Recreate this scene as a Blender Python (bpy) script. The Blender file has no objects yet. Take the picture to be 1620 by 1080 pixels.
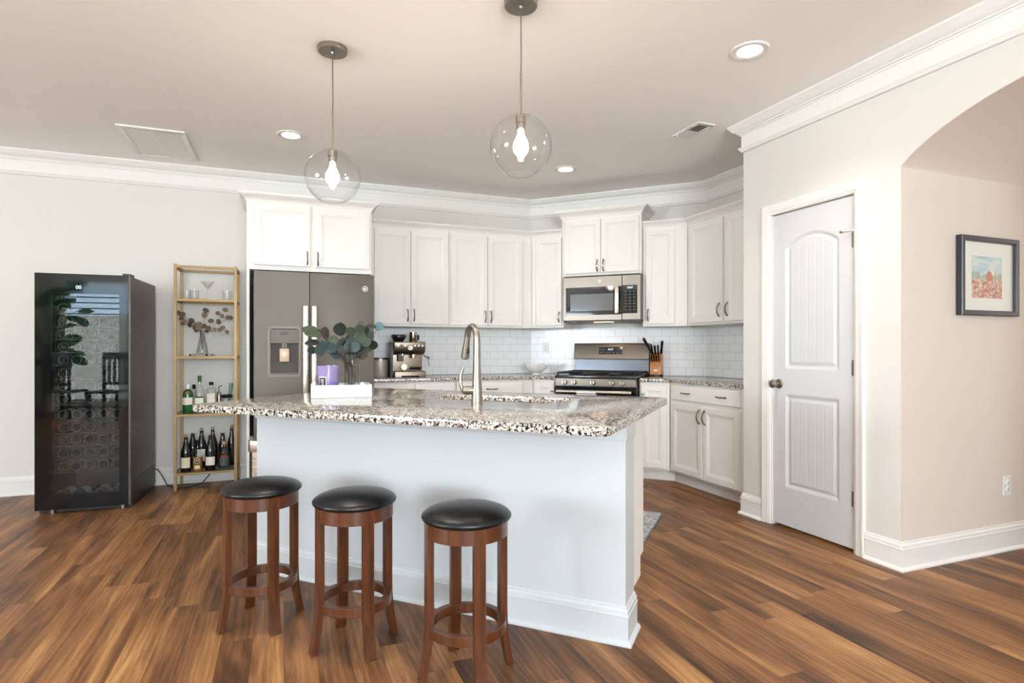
import bpy, bmesh, math, random
from mathutils import Matrix, Vector
PI = math.pi
C = bpy.context.scene.collection
scn = bpy.context.scene
random.seed(7)

# ---------------------------------------------------------------- camera
cam_d = bpy.data.cameras.new('camera')
cam_d.sensor_width = 36.0
cam_d.lens = 922.0 / 1620.0 * 36.0
cam_d.shift_y = 10.3 / 1620.0
cam_d.clip_start = 0.02
cam = bpy.data.objects.new('camera', cam_d)
C.objects.link(cam)
cam.location = (0.0, 0.0, 1.17)
cam.rotation_euler = (PI / 2, 0, -math.radians(21.37))
scn.camera = cam
vs = scn.view_settings
vs.view_transform = 'Standard'
vs.look = 'None'
vs.gamma = 1.0
vs.use_curve_mapping = False
vs.exposure = 0.42
scn.cycles.max_bounces = 10
scn.cycles.transparent_max_bounces = 24
scn.cycles.sample_clamp_indirect = 6.0
scn.cycles.caustics_reflective = False
scn.cycles.caustics_refractive = False

# ---------------------------------------------------------------- world and daylight
wd = bpy.data.worlds.new('world')
scn.world = wd
wd.use_nodes = True
wn = wd.node_tree.nodes
sky = wn.new('ShaderNodeTexSky')
sky.sky_type = 'HOSEK_WILKIE'
sky.turbidity = 4.0
wd.node_tree.links.new(sky.outputs['Color'], wn['Background'].inputs['Color'])
wn['Background'].inputs['Strength'].default_value = 1.0


def area(name, loc, rot, sx, sy, power, col):
    l = bpy.data.lights.new(name, 'AREA')
    l.shape = 'RECTANGLE'
    l.size, l.size_y = sx, sy
    l.energy = power
    l.color = col
    o = bpy.data.objects.new(name, l)
    C.objects.link(o)
    o.location = loc
    o.rotation_euler = rot
    return o


DAY = (0.84, 0.93, 1.0)
# lamps for daylight through the openings behind and left, and an upward fill
UP = PI / 2 + math.radians(30)      # sky and sunlit ground together: the light leans upward into the room
area('patio_fill', (-3.7, -4.6, -.65), (PI + math.radians(-25), 0, 0), 2.6, 1.6, 1350, (.88, .95, 1.0))  # unseen lamp below the sill, added to throw light on the ceiling
area('daylight_window', (0.2, -3.50, 1.55), (UP, 0, 0), 2.1, 1.35, 265, DAY)
area('daylight_side', (-5.92, 0.8, 1.5), (UP, 0, -PI / 2), 1.9, 1.35, 230, DAY)
sun_d = bpy.data.lights.new('sun', 'SUN')
sun_d.energy = 60
sun_d.angle = .01
sun = bpy.data.objects.new('sun', sun_d)
C.objects.link(sun)
sun.rotation_euler = (math.radians(-38), math.radians(12), 0)     # high, from behind the house: it lights the yard, not the room
area('hall_lamp', (5.5, 1.25, 1.45), (PI / 2, 0, PI / 2), 1.0, 1.6, 6.5, (1.0, .93, .85))  # warm lamp out of view along the hall, added as a bare panel

# ---------------------------------------------------------------- mesh helpers


class MB:
    def __init__(s):
        s.v = []
        s.f = []
        s.mi = []

    def add(s, vs_, fs, mi=0, M=None):
        b = len(s.v)
        for p in vs_:
            p = Vector(p)
            if M is not None:
                p = M @ p
            s.v.append(p)
        for f in fs:
            s.f.append([i + b for i in f])
            s.mi.append(mi)
        return s

    def box(s, x0, x1, y0, y1, z0, z1, mi=0, M=None):
        v = [(x, y, z) for x in (x0, x1) for y in (y0, y1) for z in (z0, z1)]
        return s.add(v, [(0, 1, 3, 2), (4, 6, 7, 5), (0, 4, 5, 1), (2, 3, 7, 6), (0, 2, 6, 4), (1, 5, 7, 3)], mi, M)

    def lathe(s, prof, c=(0, 0, 0), n=28, mi=0, closed=False, M=None, a0=0.0, a1=2 * PI):
        full = abs(a1 - a0 - 2 * PI) < 1e-6
        T = Matrix.Translation(c)
        if M is not None:
            T = T @ M
        vs_ = []
        k = n if full else n + 1
        for r, z in prof:
            for i in range(k):
                a = a0 + (a1 - a0) * i / n
                vs_.append((r * math.cos(a), r * math.sin(a), z))
        fs = []
        m = len(prof)
        for j in range(m if closed else m - 1):
            j2 = (j + 1) % m
            for i in range(n):
                i2 = (i + 1) % k
                fs.append((j * k + i, j * k + i2, j2 * k + i2, j2 * k + i))
        if not full and closed:
            fs.append([j * k for j in range(m)])
            fs.append([j * k + n for j in range(m)][::-1])
        return s.add(vs_, fs, mi, T)

    def cyl(s, c, r, h, axis='z', n=24, r2=None, mi=0):
        r2 = r if r2 is None else r2
        M = {'z': Matrix(), 'y': Matrix.Rotation(-PI / 2, 4, 'X'), 'x': Matrix.Rotation(PI / 2, 4, 'Y')}[axis]
        return s.lathe([(0, 0), (r, 0), (r2, h), (0, h)], c, n, mi, M=M)

    def tube(s, path, r, n=10, mi=0, flat=1.0):
        path = [Vector(p) for p in path]
        m = len(path)
        rs = r if isinstance(r, (list, tuple)) else [r] * m
        vs_ = []
        up = None
        for i, p in enumerate(path):
            t = (path[min(i + 1, m - 1)] - path[max(i - 1, 0)]).normalized()
            if up is None:
                up = Vector((0, 0, 1)) if abs(t.z) < .9 else Vector((1, 0, 0))
            a = t.cross(up)
            if a.length < 1e-6:
                a = t.cross(Vector((0, 1, 0)))
            a.normalize()
            b = a.cross(t).normalized()
            up = b
            for k in range(n):
                q = 2 * PI * k / n
                vs_.append(p + (a * math.cos(q) + b * math.sin(q) * flat) * rs[i])
        fs = []
        for i in range(m - 1):
            for k in range(n):
                k2 = (k + 1) % n
                fs.append((i * n + k, i * n + k2, (i + 1) * n + k2, (i + 1) * n + k))
        fs.append(list(range(n))[::-1])
        fs.append([(m - 1) * n + k for k in range(n)])
        return s.add(vs_, fs, mi)

    def rings(s, x0, x1, z0, z1, rg, mi=0, back=True):
        """nested rectangles facing -y: rg = [(inset, y), ...]"""
        vs_ = []
        for i, y in rg:
            vs_ += [(x0 + i, y, z0 + i), (x1 - i, y, z0 + i), (x1 - i, y, z1 - i), (x0 + i, y, z1 - i)]
        fs = []
        for k in range(len(rg) - 1):
            for e in range(4):
                e2 = (e + 1) % 4
                fs.append((k * 4 + e, k * 4 + e2, k * 4 + 4 + e2, k * 4 + 4 + e))
        n = len(rg)
        fs.append([(n - 1) * 4 + e for e in range(4)])
        if back:
            fs.append([0, 3, 2, 1])
        return s.add(vs_, fs, mi)

    def prism(s, poly, y0, y1, mi=0, M=None):
        n = len(poly)
        v = [(p[0], y0, p[1]) for p in poly] + [(p[0], y1, p[1]) for p in poly]
        f = [list(range(n)), [n + i for i in range(n)][::-1]]
        for i in range(n):
            j = (i + 1) % n
            f.append((i, n + i, n + j, j))
        return s.add(v, f, mi, M)

    def slab(s, poly, z0, z1, mi=0, M=None):
        n = len(poly)
        v = [(p[0], p[1], z0) for p in poly] + [(p[0], p[1], z1) for p in poly]
        f = [list(range(n))[::-1], [n + i for i in range(n)]]
        for i in range(n):
            j = (i + 1) % n
            f.append((i, j, n + j, n + i))
        return s.add(v, f, mi, M)

    def sweep(s, prof, path, mi=0, closed=False):
        """profile (out, z) carried along an xy path, out = right of travel, mitred"""
        P = [Vector(p) for p in path]
        n = len(P)
        nr = []
        for i in range(n if closed else n - 1):
            d = (P[(i + 1) % n] - P[i]).normalized()
            nr.append(Vector((d.y, -d.x)))
        vs_ = []
        for i in range(n):
            if closed:
                a, b = nr[i - 1], nr[i]
            else:
                a, b = nr[max(i - 1, 0)], nr[min(i, n - 2)]
            m = (a + b) / (1 + a.dot(b))
            for o, z in prof:
                q = P[i] + m * o
                vs_.append((q.x, q.y, z))
        k = len(prof)
        fs = []
        for i in range(n if closed else n - 1):
            i2 = (i + 1) % n
            for j in range(k):
                j2 = (j + 1) % k
                fs.append((i * k + j, i2 * k + j, i2 * k + j2, i * k + j2))
        if not closed:
            fs.append(list(range(k)))
            fs.append([(n - 1) * k + j for j in range(k)][::-1])
        return s.add(vs_, fs, mi)

    def sphere(s, c, r, n=20, m=12, mi=0, sc=(1, 1, 1)):
        pr = [(r * math.sin(PI * j / m), -r * math.cos(PI * j / m)) for j in range(m + 1)]
        return s.lathe(pr, c, n, mi, M=Matrix.Diagonal((sc[0], sc[1], sc[2], 1)))

    def build(s, name, mats, parent=None, loc=None, rotz=None, bevel=0.0, seg=1, sharp=0.55):
        me = bpy.data.meshes.new(name)
        me.from_pydata([tuple(v) for v in s.v], [], s.f)
        mats = mats if isinstance(mats, (list, tuple)) else [mats]
        for m in mats:
            me.materials.append(m)
        for p, i in zip(me.polygons, s.mi):
            p.material_index = i
        bm = bmesh.new()
        bm.from_mesh(me)
        bmesh.ops.remove_doubles(bm, verts=bm.verts, dist=1e-6)
        bmesh.ops.dissolve_degenerate(bm, edges=bm.edges, dist=1e-6)
        bmesh.ops.recalc_face_normals(bm, faces=bm.faces)
        if bevel:
            es = [e for e in bm.edges if len(e.link_faces) == 2 and e.calc_face_angle(0) > .6]
            bmesh.ops.bevel(bm, geom=es, offset=bevel, offset_type='OFFSET', segments=seg, profile=.6, affect='EDGES', clamp_overlap=True)
        bm.to_mesh(me)
        bm.free()
        for p in me.polygons:
            p.use_smooth = True
        me.set_sharp_from_angle(angle=sharp)
        o = bpy.data.objects.new(name, me)
        C.objects.link(o)
        if parent is not None:
            o.parent = parent
        if loc is not None:
            o.location = loc
        if rotz is not None:
            o.rotation_euler = (0, 0, rotz)
        return o


def tag(o, label, cat, group=None, kind=None):
    o['label'] = label
    o['category'] = cat
    if group:
        o['group'] = group
    if kind:
        o['kind'] = kind
    return o


def thing(name, label, cat, loc=(0, 0, 0), rotz=0.0, group=None):
    o = bpy.data.objects.new(name, None)
    C.objects.link(o)
    o.empty_display_size = .1
    o.location = loc
    o.rotation_euler = (0, 0, rotz)
    return tag(o, label, cat, group)


def struct(o, label=None):
    o['kind'] = 'structure'
    if label:
        o['label'] = label
    return o


def dup(root, loc, rotz, label):
    r = root.copy()
    C.objects.link(r)
    r.location = loc
    if rotz is not None:
        r.rotation_euler = (0, 0, rotz)
    r['label'] = label
    for ch in list(root.children):
        c = ch.copy()
        C.objects.link(c)
        c.parent = r
        for g in list(ch.children):
            d = g.copy()
            C.objects.link(d)
            d.parent = c
    return r


def FR(rot, x, y, z=0.0):
    """point of a wall's own frame (x right, y into the wall) in the room"""
    c, s_ = math.cos(rot), math.sin(rot)
    return (x * c - y * s_, x * s_ + y * c, z)


def text(name, body, size, mat, parent, M, ext=0.0004):
    cu = bpy.data.curves.new(name, 'FONT')
    cu.body = body
    cu.size = size
    cu.extrude = ext
    cu.align_x = 'CENTER'
    cu.align_y = 'CENTER'
    cu.resolution_u = 3
    t = bpy.data.objects.new(name + '_tmp', cu)
    C.objects.link(t)
    dg = bpy.context.evaluated_depsgraph_get()
    me = bpy.data.meshes.new_from_object(t.evaluated_get(dg))
    bpy.data.objects.remove(t)
    me.materials.clear()
    me.materials.append(mat)
    me.transform(M)
    o = bpy.data.objects.new(name, me)
    C.objects.link(o)
    if parent is not None:
        o.parent = parent
    return o


UPR = Matrix.Rotation(PI / 2, 4, 'X')      # lettering standing up, read from -y


def at(x, y, z):
    return Matrix.Translation((x, y, z))

# ---------------------------------------------------------------- materials


def lin(c):
    return tuple((x / 255 / 12.92) if x / 255 <= .04045 else ((x / 255 + .055) / 1.055) ** 2.4 for x in c)


def L4(c):
    return (*lin(c), 1.0)


def base(name):
    m = bpy.data.materials.new(name)
    m.use_nodes = True
    return m, m.node_tree, m.node_tree.nodes['Principled BSDF']


def mk(name, col, rough=.5, metal=0.0, coat=0.0, spec=.5, emit=None, es=0.0, var=0.0, vscale=8.0, bump=0.0, bscale=200.0, stretch=(1, 1, 1)):
    m, nt, b = base(name)
    b.inputs['Base Color'].default_value = L4(col)
    b.inputs['Roughness'].default_value = rough
    b.inputs['Metallic'].default_value = metal
    b.inputs['Coat Weight'].default_value = coat
    b.inputs['Coat Roughness'].default_value = .05
    b.inputs['Specular IOR Level'].default_value = spec
    if emit:
        b.inputs['Emission Color'].default_value = L4(emit)
        b.inputs['Emission Strength'].default_value = es
    if var or bump:
        tc = nt.nodes.new('ShaderNodeTexCoord')
        mp = nt.nodes.new('ShaderNodeMapping')
        mp.inputs['Scale'].default_value = stretch
        nt.links.new(tc.outputs['Object'], mp.inputs['Vector'])
    if var:
        nz = nt.nodes.new('ShaderNodeTexNoise')
        nz.inputs['Scale'].default_value = vscale
        nz.inputs['Detail'].default_value = 4
        nt.links.new(mp.outputs[0], nz.inputs['Vector'])
        hs = nt.nodes.new('ShaderNodeHueSaturation')
        hs.inputs['Color'].default_value = L4(col)
        mr = nt.nodes.new('ShaderNodeMapRange')
        mr.inputs['From Min'].default_value = .25
        mr.inputs['From Max'].default_value = .75
        mr.inputs['To Min'].default_value = 1 - var
        mr.inputs['To Max'].default_value = 1 + var
        nt.links.new(nz.outputs[0], mr.inputs[0])
        nt.links.new(mr.outputs[0], hs.inputs['Value'])
        nt.links.new(hs.outputs[0], b.inputs['Base Color'])
    if bump:
        nb = nt.nodes.new('ShaderNodeTexNoise')
        nb.inputs['Scale'].default_value = bscale
        nb.inputs['Detail'].default_value = 3
        nt.links.new(mp.outputs[0], nb.inputs['Vector'])
        bp = nt.nodes.new('ShaderNodeBump')
        bp.inputs['Strength'].default_value = bump
        bp.inputs['Distance'].default_value = .002
        nt.links.new(nb.outputs[0], bp.inputs['Height'])
        nt.links.new(bp.outputs[0], b.inputs['Normal'])
    return m


def glass(name, tint=(1, 1, 1), refl=.5, rough=0.0, ior=1.45, edge=0.0):
    """thin clear pane: see-through, with a fresnel reflection; edge darkens grazing views as real thickness does"""
    m = bpy.data.materials.new(name)
    m.use_nodes = True
    nt = m.node_tree
    nt.nodes.clear()
    out = nt.nodes.new('ShaderNodeOutputMaterial')
    tr = nt.nodes.new('ShaderNodeBsdfTransparent')
    gl = nt.nodes.new('ShaderNodeBsdfGlossy')
    gl.inputs['Roughness'].default_value = rough
    r0 = ((ior - 1) / (ior + 1)) ** 2 * refl
    lf = nt.nodes.new('ShaderNodeLayerWeight')
    lf.inputs['Blend'].default_value = .5
    mu = nt.nodes.new('ShaderNodeMath')
    mu.operation = 'MULTIPLY_ADD'
    mu.inputs[1].default_value = .9 - r0
    mu.inputs[2].default_value = r0
    pw_ = nt.nodes.new('ShaderNodeMath')
    pw_.operation = 'POWER'
    pw_.inputs[1].default_value = 5.0
    nt.links.new(lf.outputs['Facing'], pw_.inputs[0])
    nt.links.new(pw_.outputs[0], mu.inputs[0])
    mx = nt.nodes.new('ShaderNodeMixShader')
    nt.links.new(mu.outputs[0], mx.inputs[0])
    if edge:
        lw = nt.nodes.new('ShaderNodeLayerWeight')
        lw.inputs['Blend'].default_value = .25
        mc = nt.nodes.new('ShaderNodeMix')
        mc.data_type = 'RGBA'
        mc.inputs['A'].default_value = (*tint, 1)
        mc.inputs['B'].default_value = (*[t * (1 - edge) for t in tint], 1)
        nt.links.new(lw.outputs['Facing'], mc.inputs['Factor'])
        nt.links.new(mc.outputs['Result'], tr.inputs['Color'])
    else:
        tr.inputs['Color'].default_value = (*tint, 1)
    nt.links.new(tr.outputs[0], mx.inputs[1])
    nt.links.new(gl.outputs[0], mx.inputs[2])
    nt.links.new(mx.outputs[0], out.inputs[0])
    return m


def nmath(nt, op, a, b=None, c=None):
    n = nt.nodes.new('ShaderNodeMath')
    n.operation = op
    for i, x in enumerate((a, b, c)):
        if x is None:
            continue
        if isinstance(x, (int, float)):
            n.inputs[i].default_value = x
        else:
            nt.links.new(x, n.inputs[i])
    return n.outputs[0]


def ramp(nt, fac, stops):
    r = nt.nodes.new('ShaderNodeValToRGB')
    e = r.color_ramp.elements
    while len(e) < len(stops):
        e.new(.5)
    for el, (p, c) in zip(e, stops):
        el.position = p
        el.color = L4(c)
    nt.links.new(fac, r.inputs[0])
    return r.outputs[0]


def noise(nt, vec, scale, detail=4, rough=.55, dist=0.0):
    n = nt.nodes.new('ShaderNodeTexNoise')
    n.inputs['Scale'].default_value = scale
    n.inputs['Detail'].default_value = detail
    n.inputs['Roughness'].default_value = rough
    n.inputs['Distortion'].default_value = dist
    nt.links.new(vec, n.inputs['Vector'])
    return n.outputs[0]


def mapping(nt, scale=(1, 1, 1), rot=(0, 0, 0), src=None):
    mp = nt.nodes.new('ShaderNodeMapping')
    mp.inputs['Scale'].default_value = scale
    mp.inputs['Rotation'].default_value = rot
    if src is None:
        tc = nt.nodes.new('ShaderNodeTexCoord')
        src = tc.outputs['Object']
    nt.links.new(src, mp.inputs['Vector'])
    return mp.outputs[0]


def mixc(nt, fac, a, b, mode='MIX'):
    m = nt.nodes.new('ShaderNodeMix')
    m.data_type = 'RGBA'
    m.blend_type = mode
    for k, x in (('Factor', fac), ('A', a), ('B', b)):
        if isinstance(x, (int, float)):
            m.inputs[k].default_value = x
        elif isinstance(x, tuple):
            m.inputs[k].default_value = x
        else:
            nt.links.new(x, m.inputs[k])
    return m.outputs['Result']


def floor_mat():
    m, nt, b = base('plank_floor')
    W, LEN = .117, 1.05
    tc = nt.nodes.new('ShaderNodeTexCoord')
    sp = nt.nodes.new('ShaderNodeSeparateXYZ')
    nt.links.new(tc.outputs['Object'], sp.inputs[0])
    x, y = sp.outputs[0], sp.outputs[1]
    row = nmath(nt, 'FLOOR', nmath(nt, 'DIVIDE', x, W))
    wn1 = nt.nodes.new('ShaderNodeTexWhiteNoise')
    wn1.noise_dimensions = '1D'
    nt.links.new(row, wn1.inputs['W'])
    yy = nmath(nt, 'ADD', nmath(nt, 'DIVIDE', y, LEN), nmath(nt, 'MULTIPLY', wn1.outputs['Value'], 7.3))
    col = nmath(nt, 'FLOOR', yy)
    cb = nt.nodes.new('ShaderNodeCombineXYZ')
    nt.links.new(row, cb.inputs[0])
    nt.links.new(col, cb.inputs[1])
    wn2 = nt.nodes.new('ShaderNodeTexWhiteNoise')
    wn2.noise_dimensions = '2D'
    nt.links.new(cb.outputs[0], wn2.inputs['Vector'])
    pid = wn2.outputs['Value']
    off = nt.nodes.new('ShaderNodeVectorMath')
    off.operation = 'MULTIPLY_ADD'
    nt.links.new(wn2.outputs['Color'], off.inputs[0])
    off.inputs[1].default_value = (13, 17, 11)
    nt.links.new(tc.outputs['Object'], off.inputs[2])
    v = off.outputs[0]
    broad = noise(nt, mapping(nt, (7.0, .85, 1), src=v), 1.25, 3, .55, .6)
    grain = noise(nt, mapping(nt, (38, 1.6, 1), src=v), 2.2, 6, .65, 1.2)
    fine = noise(nt, mapping(nt, (240, 6, 1), src=v), 2.0, 3, .6, .3)
    wv = nt.nodes.new('ShaderNodeTexWave')
    wv.wave_type = 'RINGS'
    wv.rings_direction = 'Z'
    wv.inputs['Scale'].default_value = 1.3
    wv.inputs['Distortion'].default_value = 9.0
    wv.inputs['Detail'].default_value = 2.5
    wv.inputs['Detail Scale'].default_value = 1.4
    nt.links.new(mapping(nt, (9, .8, 1), src=v), wv.inputs['Vector'])
    f = nmath(nt, 'MULTIPLY_ADD', nmath(nt, 'SUBTRACT', broad, .5), 1.25, .47)
    f = nmath(nt, 'MULTIPLY_ADD', nmath(nt, 'SUBTRACT', grain, .5), .46, f)
    f = nmath(nt, 'MULTIPLY_ADD', nmath(nt, 'SUBTRACT', fine, .5), .22, f)
    f = nmath(nt, 'MULTIPLY_ADD', nmath(nt, 'SUBTRACT', wv.outputs['Fac'], .5), .10, f)
    f = nmath(nt, 'MULTIPLY_ADD', nmath(nt, 'SUBTRACT', pid, .5), .25, f)
    c = ramp(nt, f, [(.08, (50, 32, 20)), (.27, (88, 57, 34)), (.46, (120, 80, 48)), (.64, (149, 104, 64)), (.85, (184, 138, 88))])
    fx = nmath(nt, 'FRACT', nmath(nt, 'DIVIDE', x, W))
    fy = nmath(nt, 'FRACT', yy)
    ex = nmath(nt, 'MINIMUM', fx, nmath(nt, 'SUBTRACT', 1.0, fx))
    ey = nmath(nt, 'MINIMUM', fy, nmath(nt, 'SUBTRACT', 1.0, fy))
    gx = nmath(nt, 'LESS_THAN', ex, .009)
    gy = nmath(nt, 'LESS_THAN', ey, .0012)
    gap = nmath(nt, 'MAXIMUM', gx, gy)
    c = mixc(nt, nmath(nt, 'MULTIPLY', gap, .55), c, L4((40, 27, 20)))
    nt.links.new(c, b.inputs['Base Color'])
    rr = nmath(nt, 'MULTIPLY_ADD', grain, .2, .33)
    nt.links.new(rr, b.inputs['Roughness'])
    b.inputs['Specular IOR Level'].default_value = .3
    bp = nt.nodes.new('ShaderNodeBump')
    bp.inputs['Strength'].default_value = .12
    bp.inputs['Distance'].default_value = .002
    nt.links.new(nmath(nt, 'SUBTRACT', fine, gap), bp.inputs['Height'])
    nt.links.new(bp.outputs[0], b.inputs['Normal'])
    return m


def granite_mat():
    m, nt, b = base('speckled_granite')
    v = mapping(nt)
    n1 = noise(nt, v, 88, 5, .62)
    n2 = noise(nt, v, 120, 4, .6, .4)
    n3 = noise(nt, v, 8, 3, .5)
    n4 = noise(nt, v, 58, 3, .6)
    vo = nt.nodes.new('ShaderNodeTexVoronoi')
    vo.inputs['Scale'].default_value = 190
    nt.links.new(v, vo.inputs['Vector'])
    basec = ramp(nt, n4, [(.33, (112, 98, 86)), (.45, (180, 167, 152)), (.58, (238, 234, 229)), (.72, (150, 130, 112))])
    tint = mixc(nt, nmath(nt, 'MULTIPLY', vo.outputs['Distance'], .35), basec, L4((198, 188, 176)))
    g = ramp(nt, n2, [(.0, (255, 255, 255)), (.535, (255, 255, 255)), (.575, (112, 109, 108)), (1, (88, 85, 84))])
    c = mixc(nt, 1.0, tint, g, 'MULTIPLY')
    thr = nmath(nt, 'MULTIPLY_ADD', n3, .10, n1)
    k = ramp(nt, thr, [(.0, (255, 255, 255)), (.585, (255, 255, 255)), (.606, (26, 26, 29)), (1, (18, 18, 20))])
    c = mixc(nt, 1.0, c, k, 'MULTIPLY')
    nt.links.new(c, b.inputs['Base Color'])
    b.inputs['Roughness'].default_value = .1
    b.inputs['Specular IOR Level'].default_value = .4
    return m


def tile_mat():
    m, nt, b = base('subway_tile')
    tc = nt.nodes.new('ShaderNodeTexCoord')
    sp = nt.nodes.new('ShaderNodeSeparateXYZ')
    nt.links.new(tc.outputs['Object'], sp.inputs[0])
    cb = nt.nodes.new('ShaderNodeCombineXYZ')
    nt.links.new(sp.outputs[0], cb.inputs[0])
    nt.links.new(sp.outputs[2], cb.inputs[1])
    br = nt.nodes.new('ShaderNodeTexBrick')
    br.inputs['Scale'].default_value = 1.0
    br.inputs['Brick Width'].default_value = .153
    br.inputs['Row Height'].default_value = .0765
    br.inputs['Mortar Size'].default_value = .002
    br.inputs['Mortar Smooth'].default_value = .3
    br.inputs['Color1'].default_value = L4((238, 239, 240))
    br.inputs['Color2'].default_value = L4((242, 243, 243))
    br.inputs['Mortar'].default_value = L4((206, 206, 206))
    nt.links.new(cb.outputs[0], br.inputs['Vector'])
    nt.links.new(br.outputs['Color'], b.inputs['Base Color'])
    b.inputs['Roughness'].default_value = .2
    b.inputs['Specular IOR Level'].default_value = .35
    bp = nt.nodes.new('ShaderNodeBump')
    bp.inputs['Strength'].default_value = .5
    bp.inputs['Distance'].default_value = .002
    bp.invert = True
    nt.links.new(br.outputs['Fac'], bp.inputs['Height'])
    wob = noise(nt, mapping(nt), 9, 1)
    bp2 = nt.nodes.new('ShaderNodeBump')
    bp2.inputs['Strength'].default_value = .06
    bp2.inputs['Distance'].default_value = .02
    nt.links.new(wob, bp2.inputs['Height'])
    nt.links.new(bp.outputs[0], bp2.inputs['Normal'])
    nt.links.new(bp2.outputs[0], b.inputs['Normal'])
    return m


def wood_mat(name, dark, light, scale=(30, 30, 2.2), rough=.32, coat=.25):
    m, nt, b = base(name)
    n = noise(nt, mapping(nt, scale), 1.6, 5, .6, .8)
    nt.links.new(ramp(nt, n, [(.3, dark), (.7, light)]), b.inputs['Base Color'])
    b.inputs['Roughness'].default_value = rough
    b.inputs['Coat Weight'].default_value = coat
    b.inputs['Coat Roughness'].default_value = .15
    return m


def brushed(name, col, rough=.3, scale=(2, 300, 2), metal=1.0):
    m, nt, b = base(name)
    b.inputs['Metallic'].default_value = metal
    n = noise(nt, mapping(nt, scale), 1.0, 3, .5)
    b.inputs['Base Color'].default_value = L4(col)
    nt.links.new(nmath(nt, 'MULTIPLY_ADD', n, .08, rough - .04), b.inputs['Roughness'])
    return m


M_FLOOR = floor_mat()
M_GRAN = granite_mat()
M_TILE = tile_mat()
M_WALL = mk('wall_paint', (219, 215, 208), .6, bump=.04, bscale=260)
M_HALL = mk('hall_paint_warm_lit', (219, 207, 195), .6, bump=.04, bscale=260)  # wall colour with the hall's warm light mixed in
M_CEIL = mk('ceiling_paint', (250, 245, 239), .85, bump=.05, bscale=200)
M_TRIM = mk('trim_paint', (233, 230, 225), .32)
M_CAB = mk('cabinet_paint', (234, 230, 224), .5, spec=.3)
M_ISL = mk('island_paint_daylit', (188, 192, 194), .42)  # island white, dimmed and cooled in the colour for its daylit front
M_ISLT = mk('island_trim_daylit', (196, 200, 202), .36)  # same daylight tone put into the island's white trim
M_DOOR = mk('door_paint', (209, 209, 209), .42, spec=.35)
M_NICKEL = brushed('satin_nickel', (154, 146, 135), .34)
M_CHROME = mk('polished_nickel', (150, 140, 128), .12, 1.0)
M_STEEL = brushed('stainless', (132, 124, 115), .36, (200, 2, 2))
M_STEELH = brushed('bright_stainless', (200, 190, 177), .28, (2, 2, 200))
M_SLATE = brushed('slate_steel', (100, 94, 87), .5, (160, 2, 2), metal=.45)
M_DARK = mk('charcoal_plastic', (34, 32, 31), .4)
M_BLACK = mk('gloss_black', (7, 7, 9), .05, spec=.45)
M_IRON = mk('cast_iron', (24, 24, 25), .55)
M_GREYM = mk('grey_plastic', (88, 84, 80), .4)
M_GOLD = brushed('gold_metal', (138, 114, 78), .44, (2, 2, 60), metal=.7)
M_LEATH = mk('black_leather', (11, 11, 12), .33, spec=.42, bump=.5, bscale=150)
M_CHERRY = wood_mat('cherry_wood', (56, 28, 13), (98, 53, 27))
M_BLOCK = wood_mat('oak_block', (160, 98, 48), (200, 138, 80))
M_GLASS = glass('clear_glass', (.985, .99, .99), 1.2, edge=.28)
M_THIN = glass('thin_glass', (.99, .99, .99), 1.2, edge=.10)
M_GLOBE = glass('globe_glass', (1, 1, 1), 1.0, edge=.03)
M_SHELFG = glass('shelf_glass', (.93, .96, .95), 1.0)
M_TINT = glass('tinted_door_glass', (.62, .64, .66), 1.3, ior=1.55)
M_PANE = glass('window_pane', (.97, .98, .98), 1.0)
M_WHITE = mk('white_ceramic', (244, 240, 236), .15)
M_WHITEP = mk('white_plastic', (232, 231, 228), .35)
M_PAPER = mk('paper', (238, 232, 220), .7)
M_CREAM = mk('cream_label', (228, 214, 184), .7)
M_CORK = mk('cork', (176, 134, 98), .8)
M_BULB = mk('lit_bulb', (255, 240, 215), .4, emit=(255, 243, 228), es=70)
M_LENS = mk('lit_lens', (255, 250, 240), .4, emit=(255, 246, 234), es=30)
M_LENSD = mk('lit_lens_dim', (255, 250, 240), .4, emit=(255, 246, 234), es=22)
M_DIGIT = mk('display_digits', (200, 225, 255), .4, emit=(190, 220, 255), es=.9)
# ---------------------------------------------------------------- the room
R45 = -PI / 4          # frame of the angled stove wall and of the island
R90 = -PI / 2          # frame of the right wall
XL, YF, CEIL = -6.0, -3.6, 2.74
TST, TXR = 5.812, 3.74          # stove wall plane (t) and right wall plane (X)
HALLY, ARX = 2.11, 3.025        # hall wall plane, pantry wall plane

struct(MB().box(XL - .12, 6.6, YF - .12, 5.9, -.06, 0).build('floor', M_FLOOR))
struct(MB().box(XL - .12, 3.9, YF - .12, 5.9, CEIL, CEIL + .06).build('ceiling', M_CEIL))
struct(MB().box(XL - .12, 2.55, 5.75, 5.87, 0, CEIL).build('wall_back', M_WALL))
struct(MB().slab([(2.47, 5.75), (3.74, 4.48), (3.86, 4.53), (2.52, 5.87)], 0, CEIL).build('wall_stove', M_WALL))
struct(MB().box(3.74, 3.86, 3.24, 4.53, 0, CEIL).build('wall_right', M_WALL))
struct(MB().box(ARX + .12, 3.74, 3.12, 3.24, 0, CEIL).build('wall_pantry', M_WALL))

struct(MB().box(3.74, 3.86, HALLY + .1, 3.24, 0, CEIL).build('wall_pantry_end', M_WALL))

# wall with the pantry door and the arched opening: one sheet of plaster, opening cut to shape
AY0, AY1 = .40, HALLY           # arch opening


def arch_z(y):
    yc, zc, rad = 1.255, 1.15, 1.2965
    # flattened arch through the springing points
    u_ = (y - yc) / (AY1 - yc)
    return 2.126 + .268 * (max(0.0, 1 - abs(u_) ** 2.05)) ** .82


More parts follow.
